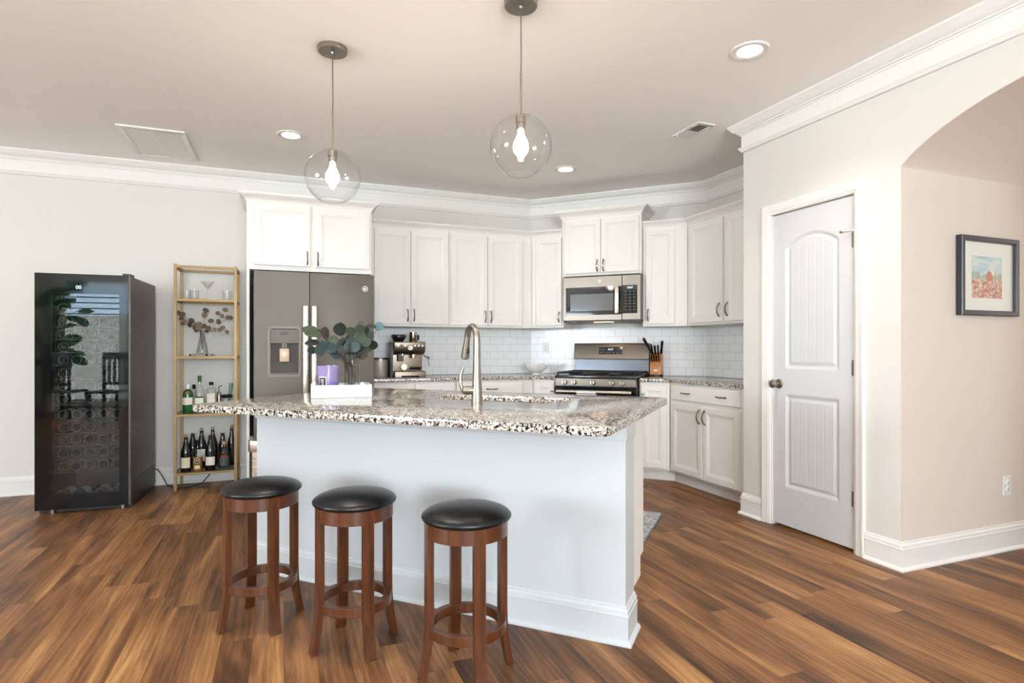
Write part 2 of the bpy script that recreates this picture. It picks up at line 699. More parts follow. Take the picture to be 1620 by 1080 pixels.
w = MB()
w.box(ARX, ARX + .12, 2.985, 3.24, 0, CEIL)
w.box(ARX, ARX + .12, 2.385, 2.985, 2.05, CEIL)
w.box(ARX, ARX + .12, AY1 + .004, 2.385, 0, CEIL)
w.box(ARX, ARX + .12, AY1, AY1 + .004, 2.126, CEIL)
N = 40
ys = [AY0 + (AY1 - AY0) * (.5 - .5 * math.cos(PI * i / N)) for i in range(N + 1)]
poly = [(AY0, CEIL)] + [(y, arch_z(y)) for y in ys] + [(AY1, CEIL)]
for a, b_ in zip(ys[:-1], ys[1:]):
    za, zb = arch_z(a), arch_z(b_)
    v = []
    for x in (ARX, ARX + .12):
        v += [(x, a, za), (x, b_, zb), (x, b_, CEIL), (x, a, CEIL)]
    w.add(v, [(0, 1, 2, 3), (7, 6, 5, 4), (0, 4, 5, 1), (2, 6, 7, 3)])
w.box(ARX, ARX + .12, YF, AY0, 0, CEIL)
struct(w.build('wall_arch', M_WALL, sharp=.4))

# hall beyond the arch: straight walls under a vault that carries the arch through
struct(MB().box(ARX + .0015, 5.6, HALLY, HALLY + .0035, 0, 2.1265).box(ARX + .121, 5.6, HALLY + .0035, HALLY + .1, 0, 2.5).build('wall_hall', M_HALL))
struct(MB().box(ARX + .12, 5.6, AY0 - .1, AY0, 0, 2.5).build('wall_hall_near', M_HALL))
struct(MB().box(5.6, 5.7, AY0 - .1, HALLY + .1, 0, 2.5).build('wall_hall_end', M_HALL))
w = MB()
for a, b_ in zip(ys[:-1], ys[1:]):
    v = [(x, y, z) for x in (ARX + .0015, 5.6) for y, z in ((a, arch_z(a) - .0025), (b_, arch_z(b_) - .0025), (b_, arch_z(b_) - .0002), (a, arch_z(a) - .0002))]
    w.add(v, [(0, 4, 5, 1), (3, 2, 6, 7), (0, 1, 2, 3), (4, 7, 6, 5)])
struct(w.build('ceiling_hall', M_HALL, sharp=.6))

# walls behind and to the left of the camera, with the glazed openings the daylight comes through


def holed_wall(name, axis, c0, c1, lo, hi, holes):
    """axis 'x' = wall running along x between planes y=c0..c1"""
    m_ = MB()
    xs = sorted({lo, hi, *[h[0] for h in holes], *[h[1] for h in holes]})
    for a, b_ in zip(xs[:-1], xs[1:]):
        spans = [(h[2], h[3]) for h in holes if h[0] <= a and h[1] >= b_]
        z = 0.0
        for s0, s1 in sorted(spans):
            if s0 > z:
                m_.box(*((a, b_, c0, c1) if axis == 'x' else (c0, c1, a, b_)), z, s0)
            z = s1
        m_.box(*((a, b_, c0, c1) if axis == 'x' else (c0, c1, a, b_)), z, CEIL)
    return struct(m_.build(name, M_WALL))


holed_wall('wall_front', 'x', YF - .12, YF, XL - .12, ARX + .12, [(-4.85, -2.55, .1, 2.52), (-.9, 1.3, .8, 2.3)])
holed_wall('wall_left', 'y', XL - .12, XL, YF, 5.75, [(-.2, 1.8, .8, 2.3)])


def window(name, axis, c, a, b_, z0, z1, nx, nz):
    m_ = MB()

    def bar(p0, p1, q0, q1):
        m_.box(*((p0, p1, c - .05, c + .02) if axis == 'x' else (c - .05, c + .02, p0, p1)), q0, q1)
    bar(a, a + .06, z0, z1)
    bar(b_ - .06, b_, z0, z1)
    bar(a + .06, b_ - .06, z0, z0 + .06)
    bar(a + .06, b_ - .06, z1 - .06, z1)
    for i in range(1, nx):
        x = a + (b_ - a) * i / nx
        bar(x - .03, x + .03, z0 + .06, z1 - .06)
    fr = struct(m_.build(name, M_TRIM))
    p = MB()
    p.box(*((a + .05, b_ - .05, c - .02, c - .014) if axis == 'x' else (c - .02, c - .014, a + .05, b_ - .05)), z0 + .05, z1 - .05)
    p.build('window_glass', M_PANE, fr)
    return fr


window('window_1', 'x', YF - .04, -4.85, -2.55, .1, 2.52, 2, 1)
window('window_2', 'x', YF - .04, -.9, 1.3, .8, 2.3, 3, 1)
window('window_3', 'y', XL - .04, -.2, 1.8, .8, 2.3, 2, 1)

# what stands outside the patio window and shows again in the wine cooler's glass
sid = mk('blue_siding', (150, 172, 190), .6)
m_ = MB()
for i in range(20):
    z = 1.2 + i * .16
    m_.add([(-10, -9.6, z), (0, -9.6, z), (0, -9.63, z + .16), (-10, -9.63, z + .16)], [(0, 1, 2, 3)])
m_.box(-10, 0, -9.9, -9.65, 0, 4.6)
struct(m_.build('wall_outside', sid))
struct(MB().box(-10, 0, -8.7, -8.6, -1.05, 2.05).build('wall_outside_fence', mk('grey_fence', (120, 122, 118), .7)))
struct(MB().box(-12, 8, -12, YF - .13, -1.2, -1.05).build('floor_outside', mk('pale_paving', (150, 148, 142), .8)))

# ---------------------------------------------------------------- mouldings
CROWN = [(0, CEIL), (.078, CEIL), (.078, 2.729), (.070, 2.722), (.062, 2.708), (.044, 2.692), (.030, 2.686), (.028, 2.678), (.020, 2.676),
         (.018, 2.668), (.010, 2.664), (.010, 2.588), (.026, 2.583), (.026, 2.574), (.016, 2.562), (.012, 2.552), (0, 2.548)]
RCORN = TXR - 5.812 * 2 ** .5    # y (negative) of stove/right corner, helper
cy = 5.812 * 2 ** .5 - TXR
cx = 5.812 * 2 ** .5 - 5.75
struct(MB().sweep(CROWN, [(XL, 5.75), (cx, 5.75), (TXR, cy), (TXR, 3.24), (ARX, 3.24), (ARX, YF)]).build('trim_1', M_TRIM, sharp=.5))
BASE = [(0, 0), (.028, 0), (.028, .008), (.022, .016), (.014, .020), (.013, .108), (.016, .110), (.016, .114), (.013, .117), (.012, .132), (.006, .140), (.006, .146), (0, .150)]
struct(MB().sweep(BASE, [(XL, 5.75), (-.285, 5.75)]).build('baseboard_back', M_TRIM, sharp=.5))
struct(MB().sweep(BASE, [(3.145, 3.24), (ARX, 3.24), (ARX, 3.062)]).build('baseboard_pantry', M_TRIM, sharp=.5))
struct(MB().sweep(BASE, [(ARX, 2.308), (ARX, HALLY), (5.6, HALLY)]).build('baseboard_hall', M_TRIM, sharp=.5))
# note: travelling +x along the hall wall the room lies on the right (-y)

# ---------------------------------------------------------------- tiled backsplash
for nm, rot, x0, x1, yw in (('wall_backsplash_back', 0.0, .70, cx, 5.75), ('wall_backsplash_stove', R45, (cx - 5.75) / 2 ** .5, (TXR - cy) / 2 ** .5, 5.812), ('wall_backsplash_right', R90, -cy, -3.24, TXR)):
    o = MB().box(x0 - x0, x1 - x0, -.009, 0, 0, 1.372 - .903).build(nm, M_TILE, loc=FR(rot, x0, yw, .903), rotz=rot)
    struct(o)

# ---------------------------------------------------------------- pantry door
DW, DZ0, DZ1 = .602, .018, 2.045


def door_depth(x, z):
    """relief of the moulded face: 0 = face, positive = into the door"""
    def panel(d):
        # d = distance inside the panel outline
        if d <= 0:
            return 0.0
        if d < .012:
            return .008 * d / .012
        if d < .022:
            return .008 + .003 * (d - .012) / .010
        if d < .040:
            return .011 - .007 * (d - .022) / .018
        return .004
    best = 0.0
    px0, px1 = .105, DW - .105
    # lower panel
    d = min(x - px0, px1 - x, z - .25, .85 - z)
    d2 = min(x - px0, px1 - x, z - 1.02)
    top = 1.80 + .075 * (1 - ((x - DW / 2) / (DW / 2 - .105)) ** 2) * 1.0
    d2 = min(d2, (top - z) * .93)
    dd = max(d, d2)
    best = panel(dd)
    if dd > .045:
        for g in range(1, 5):
            gx = px0 + .045 + (px1 - px0 - .09) * g / 5
            e = abs(x - gx)
            if e < .006:
                best += .0014 * (1 - e / .006)
    return best


def relief_door():
    m_ = MB()
    nx, nz = 150, 300
    v = []
    for j in range(nz + 1):
        z = DZ0 + (DZ1 - DZ0) * j / nz
        for i in range(nx + 1):
            x = DW * i / nx
            v.append((x, door_depth(x, z - DZ0), z))
    f = []
    for j in range(nz):
        for i in range(nx):
            a = j * (nx + 1) + i
            f.append((a, a + 1, a + nx + 2, a + nx + 1))
    m_.add(v, f)
    # edges and back
    m_.add([(0, 0, DZ0), (DW, 0, DZ0), (DW, 0, DZ1), (0, 0, DZ1), (0, .035, DZ0), (DW, .035, DZ0), (DW, .035, DZ1), (0, .035, DZ1)],
           [(4, 7, 6, 5), (0, 4, 5, 1), (1, 5, 6, 2), (2, 6, 7, 3), (3, 7, 4, 0)])
    return m_


d1 = struct(relief_door().build('door_1', M_DOOR, loc=FR(R90, -2.986, ARX + .012, 0), rotz=R90, sharp=.9), 'white two-panel pantry door with arched upper panel')
# knob on the left, three hinges on the right
k = MB()
My = Matrix.Rotation(PI / 2, 4, 'X')
k.lathe([(0, 0), (.032, 0), (.032, .004), (.026, .009), (.012, .011), (.0105, .032), (.017, .036), (.026, .044), (.0285, .054), (.025, .064), (.014, .069), (0, .070)], (.052, 0, .935), 24, M=My)
k.build('door_knob', M_NICKEL, d1)
for hz in (.305, 1.056, 1.79):
    h_ = MB()
    h_.cyl((DW + .004, -.006, hz - .045), .007, .09, 'z', 12)
    h_.box(DW - .022, DW, -.0015, .001, hz - .044, hz + .044)
    if hz > 1.5:
        h_.tube([(DW, -.008, hz + .05), (DW - .03, -.02, hz + .052), (DW - .06, -.03, hz + .05)], .004, 8)
        h_.cyl((DW - .064, -.04, hz + .05), .007, .014, 'y', 12)
    h_.build('hinge', M_NICKEL, d1)
# casing
CAS = [(0, 0), (0, -.014), (.008, -.019), (.020, -.017), (.030, -.013), (.050, -.013), (.056, -.009), (.066, -.007), (.070, 0)]
w = MB()


def casing_frame(yl, yr, zt):
    """profile carried up the left leg, across the head and down the right leg (wall frame x = -Y)"""
    P = [(-yl, 0.0), (-yl, zt), (-yr, zt), (-yr, 0.0)]
    out = [Vector((-1, 0)), Vector((-1, 1)), Vector((1, 1)), Vector((1, 0))]
    v = []
    for (x, z), o in zip(P, out):
        for a, dpt in [(.070 - p[0], p[1]) for p in CAS]:
            v.append((x + o.x * a, dpt, z + o.y * a))
    kk = len(CAS)
    f = []
    for i in range(3):
        for j in range(kk):
            j2 = (j + 1) % kk
            f.append((i * kk + j, (i + 1) * kk + j, (i + 1) * kk + j2, i * kk + j2))
    f.append(list(range(kk)))
    f.append([3 * kk + j for j in range(kk)])
    return v, f


v, f = casing_frame(2.990, 2.380, 2.052)
w.add(v, f)
struct(w.build('trim_2', M_TRIM, loc=FR(R90, 0, ARX, 0), rotz=R90, sharp=.45))
# jamb lining inside the opening
w = MB()
w.box(-2.9895, -2.9865, 0, .12, 0, 2.05)
w.box(-2.3835, -2.3805, 0, .12, 0, 2.05)
w.box(-2.9865, -2.3835, .05, .12, 2.046, 2.05)
struct(w.build('trim_3', M_TRIM, loc=FR(R90, 0, ARX, 0), rotz=R90))


# ---------------------------------------------------------------- outlets
def outlet(label, rot, x, y, z, switch=False):
    t = thing('switch_plate' if switch else 'wall_outlet', label, 'switch' if switch else 'outlet', FR(rot, x, y, z - .057), rot)
    MB().box(-.035, .035, -.006, 0, 0, .114).build('cover_plate', M_WHITEP, t, bevel=.002)
    if switch:
        MB().box(-.017, .017, -.0095, -.006, .024, .09).build('rocker', M_WHITE, t, bevel=.001)
    else:
        for zz in (.026, .062):
            s_ = MB()
            s_.lathe([(0, 0), (.016, 0), (.016, .003), (.014, .0042), (0, .0042)], (0, -.006, zz + .013), 20, M=Matrix.Rotation(PI / 2, 4, 'X'))
            s_.box(-.0075, -.0055, -.0108, -.0100, zz + .012, zz + .021, 1)
            s_.box(.0055, .0075, -.0108, -.0100, zz + .012, zz + .021, 1)
            s_.cyl((0, -.0108, zz + .006), .0028, .001, 'y', 10, mi=1)
            s_.build('socket', [M_WHITE, M_GREYM], t)
    return t


outlet('white duplex outlet on the backsplash above the white bowl', R45, -2.15, TST - .009, 1.172)
outlet('white duplex outlet on the backsplash right of the knife block', R45, -.705, TST - .009, 1.150)
outlet('white wall switch on the backsplash beside the pantry corner', R90, -3.95, TXR - .009, 1.155, True)
outlet('white duplex outlet on the backsplash behind the faucet', 0.0, 1.73, 5.741, 1.145)
outlet('white duplex outlet low on the hall wall under the picture', 0.0, 3.915, HALLY, .370)

# ---------------------------------------------------------------- ceiling fittings


def downlight(label, x, y, lens=None):
    t = thing('recessed_light', label, 'ceiling light', (x, y, CEIL), 0, 'recessed ceiling lights')
    MB().lathe([(.062, -.001), (.098, -.001), (.098, -.005), (.092, -.009), (.070, -.009), (.063, -.006)], n=36, closed=True).build('trim_ring', M_TRIM, t)
    MB().lathe([(0, -.0045), (.0625, -.0045), (.0625, -.001), (0, -.001)], n=36).build('lens', lens or M_LENS, t)
    l = bpy.data.lights.new('can_lamp', 'SPOT')
    l.energy = 20 if lens else 62
    l.color = (1.0, .95, .88)
    l.spot_size = math.radians(104 if lens else 124)
    l.spot_blend = .9
    l.shadow_soft_size = .055
    o = bpy.data.objects.new('can_lamp', l)
    C.objects.link(o)
    o.parent = t
    o.location = (0, 0, -.008)
    return t


downlight('round white recessed light, left of the left pendant', .047, 4.59, M_LENSD)
downlight('small round recessed light near the angled wall, right of the globes', 2.301, 4.587, M_LENSD)
downlight('largest round recessed light, toward the pantry wall', 2.286, 2.404)

downlight('unseen recessed light added over the living side of the island', .047, 2.404)  # out of view, added at the grid's open corner for more light

t = thing('return_vent', 'large white return air grille set in the ceiling at left', 'vent', (-.886, 5.15, CEIL))
m_ = MB()
m_.box(-.215, .215, -.345, -.31, -.012, 0)
m_.box(-.215, .215, .31, .345, -.012, 0)
m_.box(-.215, -.18, -.31, .31, -.012, 0)
m_.box(.18, .215, -.31, .31, -.012, 0)
m_.box(-.008, .008, -.31, .31, -.010, 0)
m_.build('grille_frame', M_TRIM, t, bevel=.002)
m_ = MB()
for i in range(30):
    y = -.305 + i * .0206
    for x0 in (-.18, .008):
        m_.box(x0, x0 + .172, y, y + .014, -.010, -.005)
m_.box(-.18, .18, -.31, .31, -.004, -.002)
m_.build('louvers', mk('louver_paint', (228, 222, 214), .6), t)

t = thing('supply_register', 'small white supply register on the ceiling before the crown moulding', 'vent', (2.748, 3.44, CEIL))
m_ = MB()
m_.box(-.075, .075, -.15, -.115, -.008, 0)
m_.box(-.075, .075, .0, .15, -.008, 0)
m_.box(-.075, -.045, -.115, 0, -.008, 0)
m_.box(.045, .075, -.115, 0, -.008, 0)
m_.build('register_plate', M_TRIM, t, bevel=.002)
m_ = MB()
for i in range(8):
    x = -.045 + i * .0115
    m_.box(x, x + .004, -.115, 0, -.007, -.001)
m_.box(-.045, .045, -.115, 0, -.0015, -.0005)
m_.build('slats', mk('slat_grey', (120, 116, 108), .6), t)
MB().cyl((-.05, .115, -.014), .005, .008, 'z', 12).build('lever_knob', M_WHITEP, t)


def pendant(label, x, y, zc):
    t = thing('globe_pendant', label, 'pendant light', (x, y, CEIL), 0, 'glass globe pendants over the island')
    MB().lathe([(0, 0), (.076, 0), (.076, -.018), (.072, -.024), (.012, -.024), (.010, -.034), (0, -.034)], n=36).build('canopy', M_NICKEL, t)
    R, zz = .141, zc - CEIL
    ztop = zz + .128
    MB().tube([(0, 0, -.03), (.002, 0, (-.03 + zz) / 2 + .08), (0, 0, zz + .33)], .0028, 8).build('cord', M_GREYM, t)
    MB().cyl((0, 0, ztop + .01), .0048, .33 - .128 - .01, 'z', 12).build('stem', M_NICKEL, t)
    s_ = MB()
    s_.lathe([(0, ztop + .014), (.020, ztop + .014), (.024, ztop + .008), (.024, ztop - .022), (.021, ztop - .026), (.021, ztop - .05), (.017, ztop - .054), (0, ztop - .054)], n=24)
    s_.build('socket', M_NICKEL, t)
    pr = []
    a0, a1 = math.radians(11), math.radians(153)
    for i in range(41):
        a = a0 + (a1 - a0) * i / 40
        pr.append((R * math.sin(a), zz + R * math.cos(a)))
    pr = [(.0235, zz + R * math.cos(a0) + .004)] + pr
    inn = [(r - .0022 if r > .03 else r - .001, z) for r, z in pr[::-1]]
    MB().lathe(pr + inn, n=56, closed=True).build('glass_globe', M_GLOBE, t, sharp=1.2)
    bl = MB().lathe([(0, ztop - .054), (.013, ztop - .056), (.015, ztop - .075), (.024, ztop - .095), (.033, ztop - .115), (.036, ztop - .133), (.032, ztop - .152), (.018, ztop - .167), (0, ztop - .171)], n=24)
    bl.build('bulb', M_BULB, t, sharp=1.2)

pendant('clear glass globe pendant with a lit bulb, left of the two over the island', .237, 3.185, 2.066)
pendant('clear glass globe pendant with a lit bulb, nearer and right of the two', 1.001, 2.448, 2.084)
# ---------------------------------------------------------------- cabinets
def pull(parent, x, z, horiz=False, L=.105, y=-.02):
    h = MB()
    n = 14
    pth = []
    for i in range(n + 1):
        q = i / n
        d = y - .006 - .024 * math.sin(PI * q) ** .7
        a = (q - .5) * L
        pth.append((x + a, d, z) if horiz else (x, d, z + a))
    rr = [.0062 if i in (0, n) else .0048 + .0012 * abs(i / n - .5) * 2 for i in range(n + 1)]
    h.tube(pth, rr, 8)
    for e in (-.5, .5):
        p = (x + e * L, y - .008, z) if horiz else (x, y - .008, z + e * L)
        h.cyl(p, .0068, .0085, 'y', 10)
    return h.build('handle', M_CHROME, parent)


def small_knob(parent, x, z, y=-.02):
    h = MB()
    h.lathe([(0, 0), (.006, 0), (.0045, .012), (.010, .018), (.010, .024), (0, .027)], (x, y, z), 16, M=Matrix.Rotation(PI / 2, 4, 'X'))
    return h.build('knob', M_CHROME, parent)


def door_leaf(parent, x0, x1, z0, z1, name='door', frame=.052):
    m_ = MB()
    m_.rings(x0, x1, z0, z1, [(0, 0), (0, -.017), (.003, -.020), (frame - .004, -.020), (frame, -.017), (frame + .004, -.0165), (frame + .008, -.013),
                              (frame + .016, -.0125), (frame + .020, -.010), (frame + .030, -.0095)])
    return m_.build(name, M_CAB, parent, sharp=.35)


def slab_front(parent, x0, x1, z0, z1, name='drawer'):
    m_ = MB()
    m_.rings(x0, x1, z0, z1, [(0, 0), (0, -.016), (.006, -.020)])
    return m_.build(name, M_CAB, parent, sharp=.35)


CCROWN = [(0, 0), (.006, 0), (.008, .010), (.016, .022), (.032, .036), (.046, .044), (.050, .050), (.050, .060), (0, .060)]


def cabinet(label, rot, x0, x1, yf, yb, z0, z1, doors, drawers=(), crown=None, toe=0.0, group=None, cat='cabinet', name='wall_cabinet', toe_ext=(0, 0)):
    xc = (x0 + x1) / 2
    t = thing(name, label, cat, FR(rot, xc, yf, z0), rot, group)
    w2, dp, H = (x1 - x0) / 2, yb - yf, z1 - z0
    b_ = MB().box(-w2, w2, 0, dp, toe, H)
    b_.build('carcass', M_CAB, t, bevel=.0015)
    if toe:
        MB().box(-w2 - toe_ext[0], w2 + toe_ext[1], .075, dp - .02 if not any(toe_ext) else .10, 0, toe).build('toe_kick', M_CAB, t)
    for i, (a, b2, c, d, hx, hz) in enumerate(doors):
        o = door_leaf(t, a - xc, b2 - xc, c - z0, d - z0)
        if hz is not None:
            if hz < 0:
                small_knob(o, hx - xc, -hz - z0)
            else:
                pull(o, hx - xc, hz - z0)
    for (a, b2, c, d, hs) in drawers:
        o = slab_front(t, a - xc, b2 - xc, c - z0, d - z0)
        for hx, hz in hs:
            pull(o, hx - xc, hz - z0, True)
    if crown is not None:
        zc, hgt, out, path = crown
        pr = [(o_ * out / .05, zc - z0 + z_ * hgt / .06) for o_, z_ in CCROWN]
        MB().sweep(pr, [(px - xc, py - yf) for px, py in path]).build('crown_moulding', M_CAB, t, sharp=.5)
    return t


G_UP, G_LO = 'white wall cabinets', 'white base cabinets'
# --- refrigerator enclosure with the deep cabinet over it
FY = 5.10
t = cabinet('deep white two-door cabinet over the refrigerator', 0, -.278, .702, FY, 5.748, 1.800, 2.352,
            [(-.222, .203, 1.838, 2.325, .180, 1.905), (.244, .682, 1.838, 2.325, .262, 1.905)],
            crown=(2.345, .066, .056, [(-.278, 5.748), (-.278, FY), (.702, FY), (.702, 5.748)]), group=G_UP)
for lab, xa, xb, ya in (('white board standing between the gold shelf and the refrigerator', -.278, -.256, FY), ('white board behind the right side of the refrigerator', 6904e-4, .7035, FY + .30)):
    tag(MB().box(0, xb - xa, 0, 5.745 - ya, 0, 1.7995).build('surround_board', M_CAB, loc=(xa, ya, 0), bevel=.001), lab, 'board')

# --- back wall
UY, UZ0, UZ1, UB = 5.42, 1.370, 2.292, 5.748
ZD0, ZD1 = 1.392, 2.262
xcn = 2.333
cabinet('white two-door wall cabinet beside the refrigerator, above the espresso machine', 0, .712, 1.476, UY, UB, UZ0, UZ1,
        [(.768, 1.099, ZD0, ZD1, 1.072, 1.475), (1.104, 1.462, ZD0, ZD1, 1.130, 1.475)], crown=(UZ1 - .008, .058, .05, [(.712, UY), (1.476, UY)]), group=G_UP)
cabinet('white two-door wall cabinet on the back wall, ending at the corner', 0, 1.478, xcn, UY, UB, UZ0, UZ1,
        [(1.492, 1.858, ZD0, ZD1, 1.832, 1.475), (1.863, 2.222, ZD0, ZD1, 1.890, 1.475)], crown=(UZ1 - .008, .058, .05, [(1.478, UY), (xcn + .0, UY)]), group=G_UP)
# --- angled stove wall
UT = 5.482
sL = (xcn - UY) / 2 ** .5
cabinet('narrow white wall cabinet left of the microwave', R45, sL + .002, -1.842, UT, 5.80, UZ0, UZ1,
        [(-2.128, -1.858, ZD0, ZD1, -1.880, 1.475)], crown=(UZ1 - .008, .058, .05, [(sL + .002, UT), (-1.842, UT)]), group=G_UP)
cabinet('white two-door cabinet over the microwave, taller than its neighbours', R45, -1.838, -1.066, 5.43, 5.80, 1.863, 2.440,
        [(-1.812, -1.452, 1.888, 2.402, -1.480, 1.955), (-1.447, -1.086, 1.888, 2.402, -1.420, 1.955)],
        crown=(2.425, .072, .062, [(-1.838, 5.80), (-1.838, 5.43), (-1.066, 5.43), (-1.066, 5.80)]), group=G_UP)
UX = 3.41
cyr = UT * 2 ** .5 - UX
sR = (UX - cyr) / 2 ** .5
cabinet('narrow white wall cabinet right of the microwave, above the knife block', R45, -1.062, sR - .002, UT, 5.80, UZ0, UZ1,
        [(-1.032, -.772, ZD0, ZD1, -1.010, 1.475)], crown=(UZ1 - .008, .058, .05, [(-1.062, UT), (sR - .002, UT)]), group=G_UP)
# --- right wall, running to the pantry
cabinet('white two-door wall cabinet cut off by the pantry corner', R90, -cyr, -3.245, UX, 3.738, UZ0, UZ1,
        [(-4.300, -3.868, ZD0, ZD1, -3.905, 1.490), (-3.845, -3.400, ZD0, ZD1, -3.808, 1.490)], crown=(UZ1 - .008, .058, .05, [(-cyr, UX), (-3.245, UX)]), group=G_UP)

# --- base cabinets
BY, BT, BX, BH = 5.13, 5.2, 3.13, .870
ycb = BT * 2 ** .5 - BX          # front corner stove wall / right wall
xcb = BT * 2 ** .5 - BY          # front corner back wall / stove wall
sBL, sBR = (xcb - BY) / 2 ** .5, (BX - ycb) / 2 ** .5
cabinet('white base cabinet under the espresso machine, mostly hidden by the island', 0, .704, 1.460, BY, 5.738, 0, BH,
        [(.72, 1.078, .12, .70, 1.05, .62), (1.084, 1.445, .12, .70, 1.11, .62)], [(.72, 1.078, .725, .855, [(.90, .79)]), (1.084, 1.445, .725, .855, [(1.265, .79)])],
        toe=.1, group=G_LO, name='base_cabinet')
cabinet('white base cabinet behind the faucet, with one wide drawer', 0, 1.464, xcb - .002, BY, 5.738, 0, BH,
        [(1.48, 1.745, .12, .70, 1.72, .62), (1.75, 2.11, .12, .70, 1.78, .62)], [(1.48, 2.11, .725, .855, [(1.80, .79)])], toe=.1, group=G_LO, name='base_cabinet')
cabinet('narrow white base cabinet left of the gas range', R45, sBL + .002, -1.820, BT, 5.80, 0, BH,
        [(-2.030, -1.835, .12, .85, -1.855, -.765)], toe=.1, group=G_LO, name='base_cabinet')
cabinet('narrow white base cabinet right of the gas range, full-height door', R45, -1.037, sBR - .002, BT, 5.80, 0, BH,
        [(-1.022, -.800, .118, .845, -1.000, -.765)], toe=.1, toe_ext=(0, .033), group=G_LO, name='base_cabinet')
cabinet('white base cabinet with a wide drawer and two doors, ending at the pantry', R90, -ycb + .002, -3.245, BX, 3.728, 0, BH,
        [(-4.185, -3.785, .118, .700, -3.815, .615), (-3.778, -3.375, .118, .700, -3.748, .615)],
        [(-4.185, -3.375, .728, .852, [(-3.99, .792), (-3.565, .792)])], toe=.1, toe_ext=(.033, 0), group=G_LO, name='base_cabinet')

# --- worktops on the walls (one slab each side of the range)
ofs = .028
yb_, tb_, xb_ = 5.739, 5.801, 3.729


def xy_back_stove(y, t):
    return (t * 2 ** .5 - y, y)


def xy_stove_right(t, x):
    return (x, t * 2 ** .5 - x)


def st_xy(s_, t_):
    return ((s_ + t_) / 2 ** .5, (t_ - s_) / 2 ** .5)


p = [(.706, BY - ofs), xy_back_stove(BY - ofs, BT - ofs), st_xy(-1.818, BT - ofs), st_xy(-1.818, tb_), xy_back_stove(yb_, tb_), (.706, yb_)]
tag(MB().slab(p, BH, .902).build('worktop', M_GRAN, bevel=.004, seg=2),
    'speckled granite worktop along the back wall, left of the range', 'countertop')
p = [st_xy(-1.037, BT - ofs), xy_stove_right(BT - ofs, BX - ofs), (BX - ofs, 3.245), (xb_, 3.245), xy_stove_right(tb_, xb_), st_xy(-1.037, tb_)]
tag(MB().slab(p, BH, .902).build('worktop', M_GRAN, bevel=.004, seg=2),
    'speckled granite worktop under the knife block, right of the range', 'countertop')

# ---------------------------------------------------------------- island (frame: x = s along the seating side, y = t away from it)
IS = thing('kitchen_island', 'white kitchen island with baseboard and granite overhang behind the stools', 'kitchen island', FR(R45, -1.5, 2.29), R45)
IX0, IX1 = -2.480 + 1.5, -.512 + 1.5
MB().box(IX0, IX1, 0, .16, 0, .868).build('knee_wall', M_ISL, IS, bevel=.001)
c_ = MB().box(IX0 + .06, IX1 - .085, .16, .80, .10, .868)
c_.build('carcass', M_CAB, IS, bevel=.001)
MB().box(IX0 + .06, IX1 - .085, .16, .725, 0, .10).build('toe_kick', M_CAB, IS)
# doors on the working side
for i in range(3):
    a = IX0 + .08 + i * .585
    o = door_leaf(IS, a, a + .57, .12, .70)
    o.rotation_euler = (0, 0, PI)
    o.location = (2 * a + .57, .80, 0)
    o2 = slab_front(IS, a, a + .57, .725, .855)
    o2.rotation_euler = (0, 0, PI)
    o2.location = (2 * a + .57, .80, 0)
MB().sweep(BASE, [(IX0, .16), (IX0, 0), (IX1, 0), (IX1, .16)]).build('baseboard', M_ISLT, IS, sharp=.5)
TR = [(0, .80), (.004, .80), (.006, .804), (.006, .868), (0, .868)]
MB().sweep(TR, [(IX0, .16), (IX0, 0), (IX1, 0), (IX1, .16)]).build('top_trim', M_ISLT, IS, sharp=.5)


def rrect(x0, x1, y0, y1, r, n=8):
    out = []
    for cx_, cy_, a in ((x1 - r, y1 - r, 0), (x0 + r, y1 - r, PI / 2), (x0 + r, y0 + r, PI), (x1 - r, y0 + r, 1.5 * PI)):
        for i in range(n + 1):
            q = a + PI / 2 * i / n
            out.append((cx_ + r * math.cos(q), cy_ + r * math.sin(q)))
    return out


GX0, GX1, GY0, GY1 = -2.515, -.488, 1.918, 3.225
outer = rrect(GX0 + 1.5, GX1 + 1.5, GY0 - 2.29, GY1 - 2.29, .045)
SX0, SX1, SY0, SY1 = -1.655 + 1.5, -.922 + 1.5, 2.660 - 2.29, 2.985 - 2.29
hole = rrect(SX0, SX1, SY0, SY1, .10)
top = MB()
prof_o = [(outer, .870), (outer, .902)]
n = len(outer)
vs_ = []
for ring, z in ((outer, .870), (outer, .902), (hole, .902), (hole, .870)):
    vs_ += [(x, y, z) for x, y in ring]
fs = []
for k in range(4):
    a, b_ = k * n, ((k + 1) % 4) * n
    for i in range(n):
        j = (i + 1) % n
        fs.append((a + i, a + j, b_ + j, b_ + i))
top.add(vs_, fs)
top.build('countertop', M_GRAN, IS, bevel=.004, seg=2, sharp=.7)
sk = MB()
loops = [(SX0 - .012, SX1 + .012, SY0 - .012, SY1 + .012, .11, .869), (SX0 + .004, SX1 - .004, SY0 + .004, SY1 - .004, .10, .867),
         (SX0 + .012, SX1 - .012, SY0 + .012, SY1 - .012, .09, .68), (SX0 + .05, SX1 - .05, SY0 + .05, SY1 - .05, .06, .665)]
vs_ = []
for a in loops:
    vs_ += [(x, y, a[5]) for x, y in rrect(*a[:5])]
fs = []
for k in range(3):
    for i in range(n):
        j = (i + 1) % n
        fs.append((k * n + i, k * n + j, (k + 1) * n + j, (k + 1) * n + i))
fs.append([3 * n + i for i in range(n)])
sk.add(vs_, fs)
sk.build('sink_basin', brushed('sink_steel', (140, 136, 130), .38, (2, 200, 2)), IS, sharp=.5)

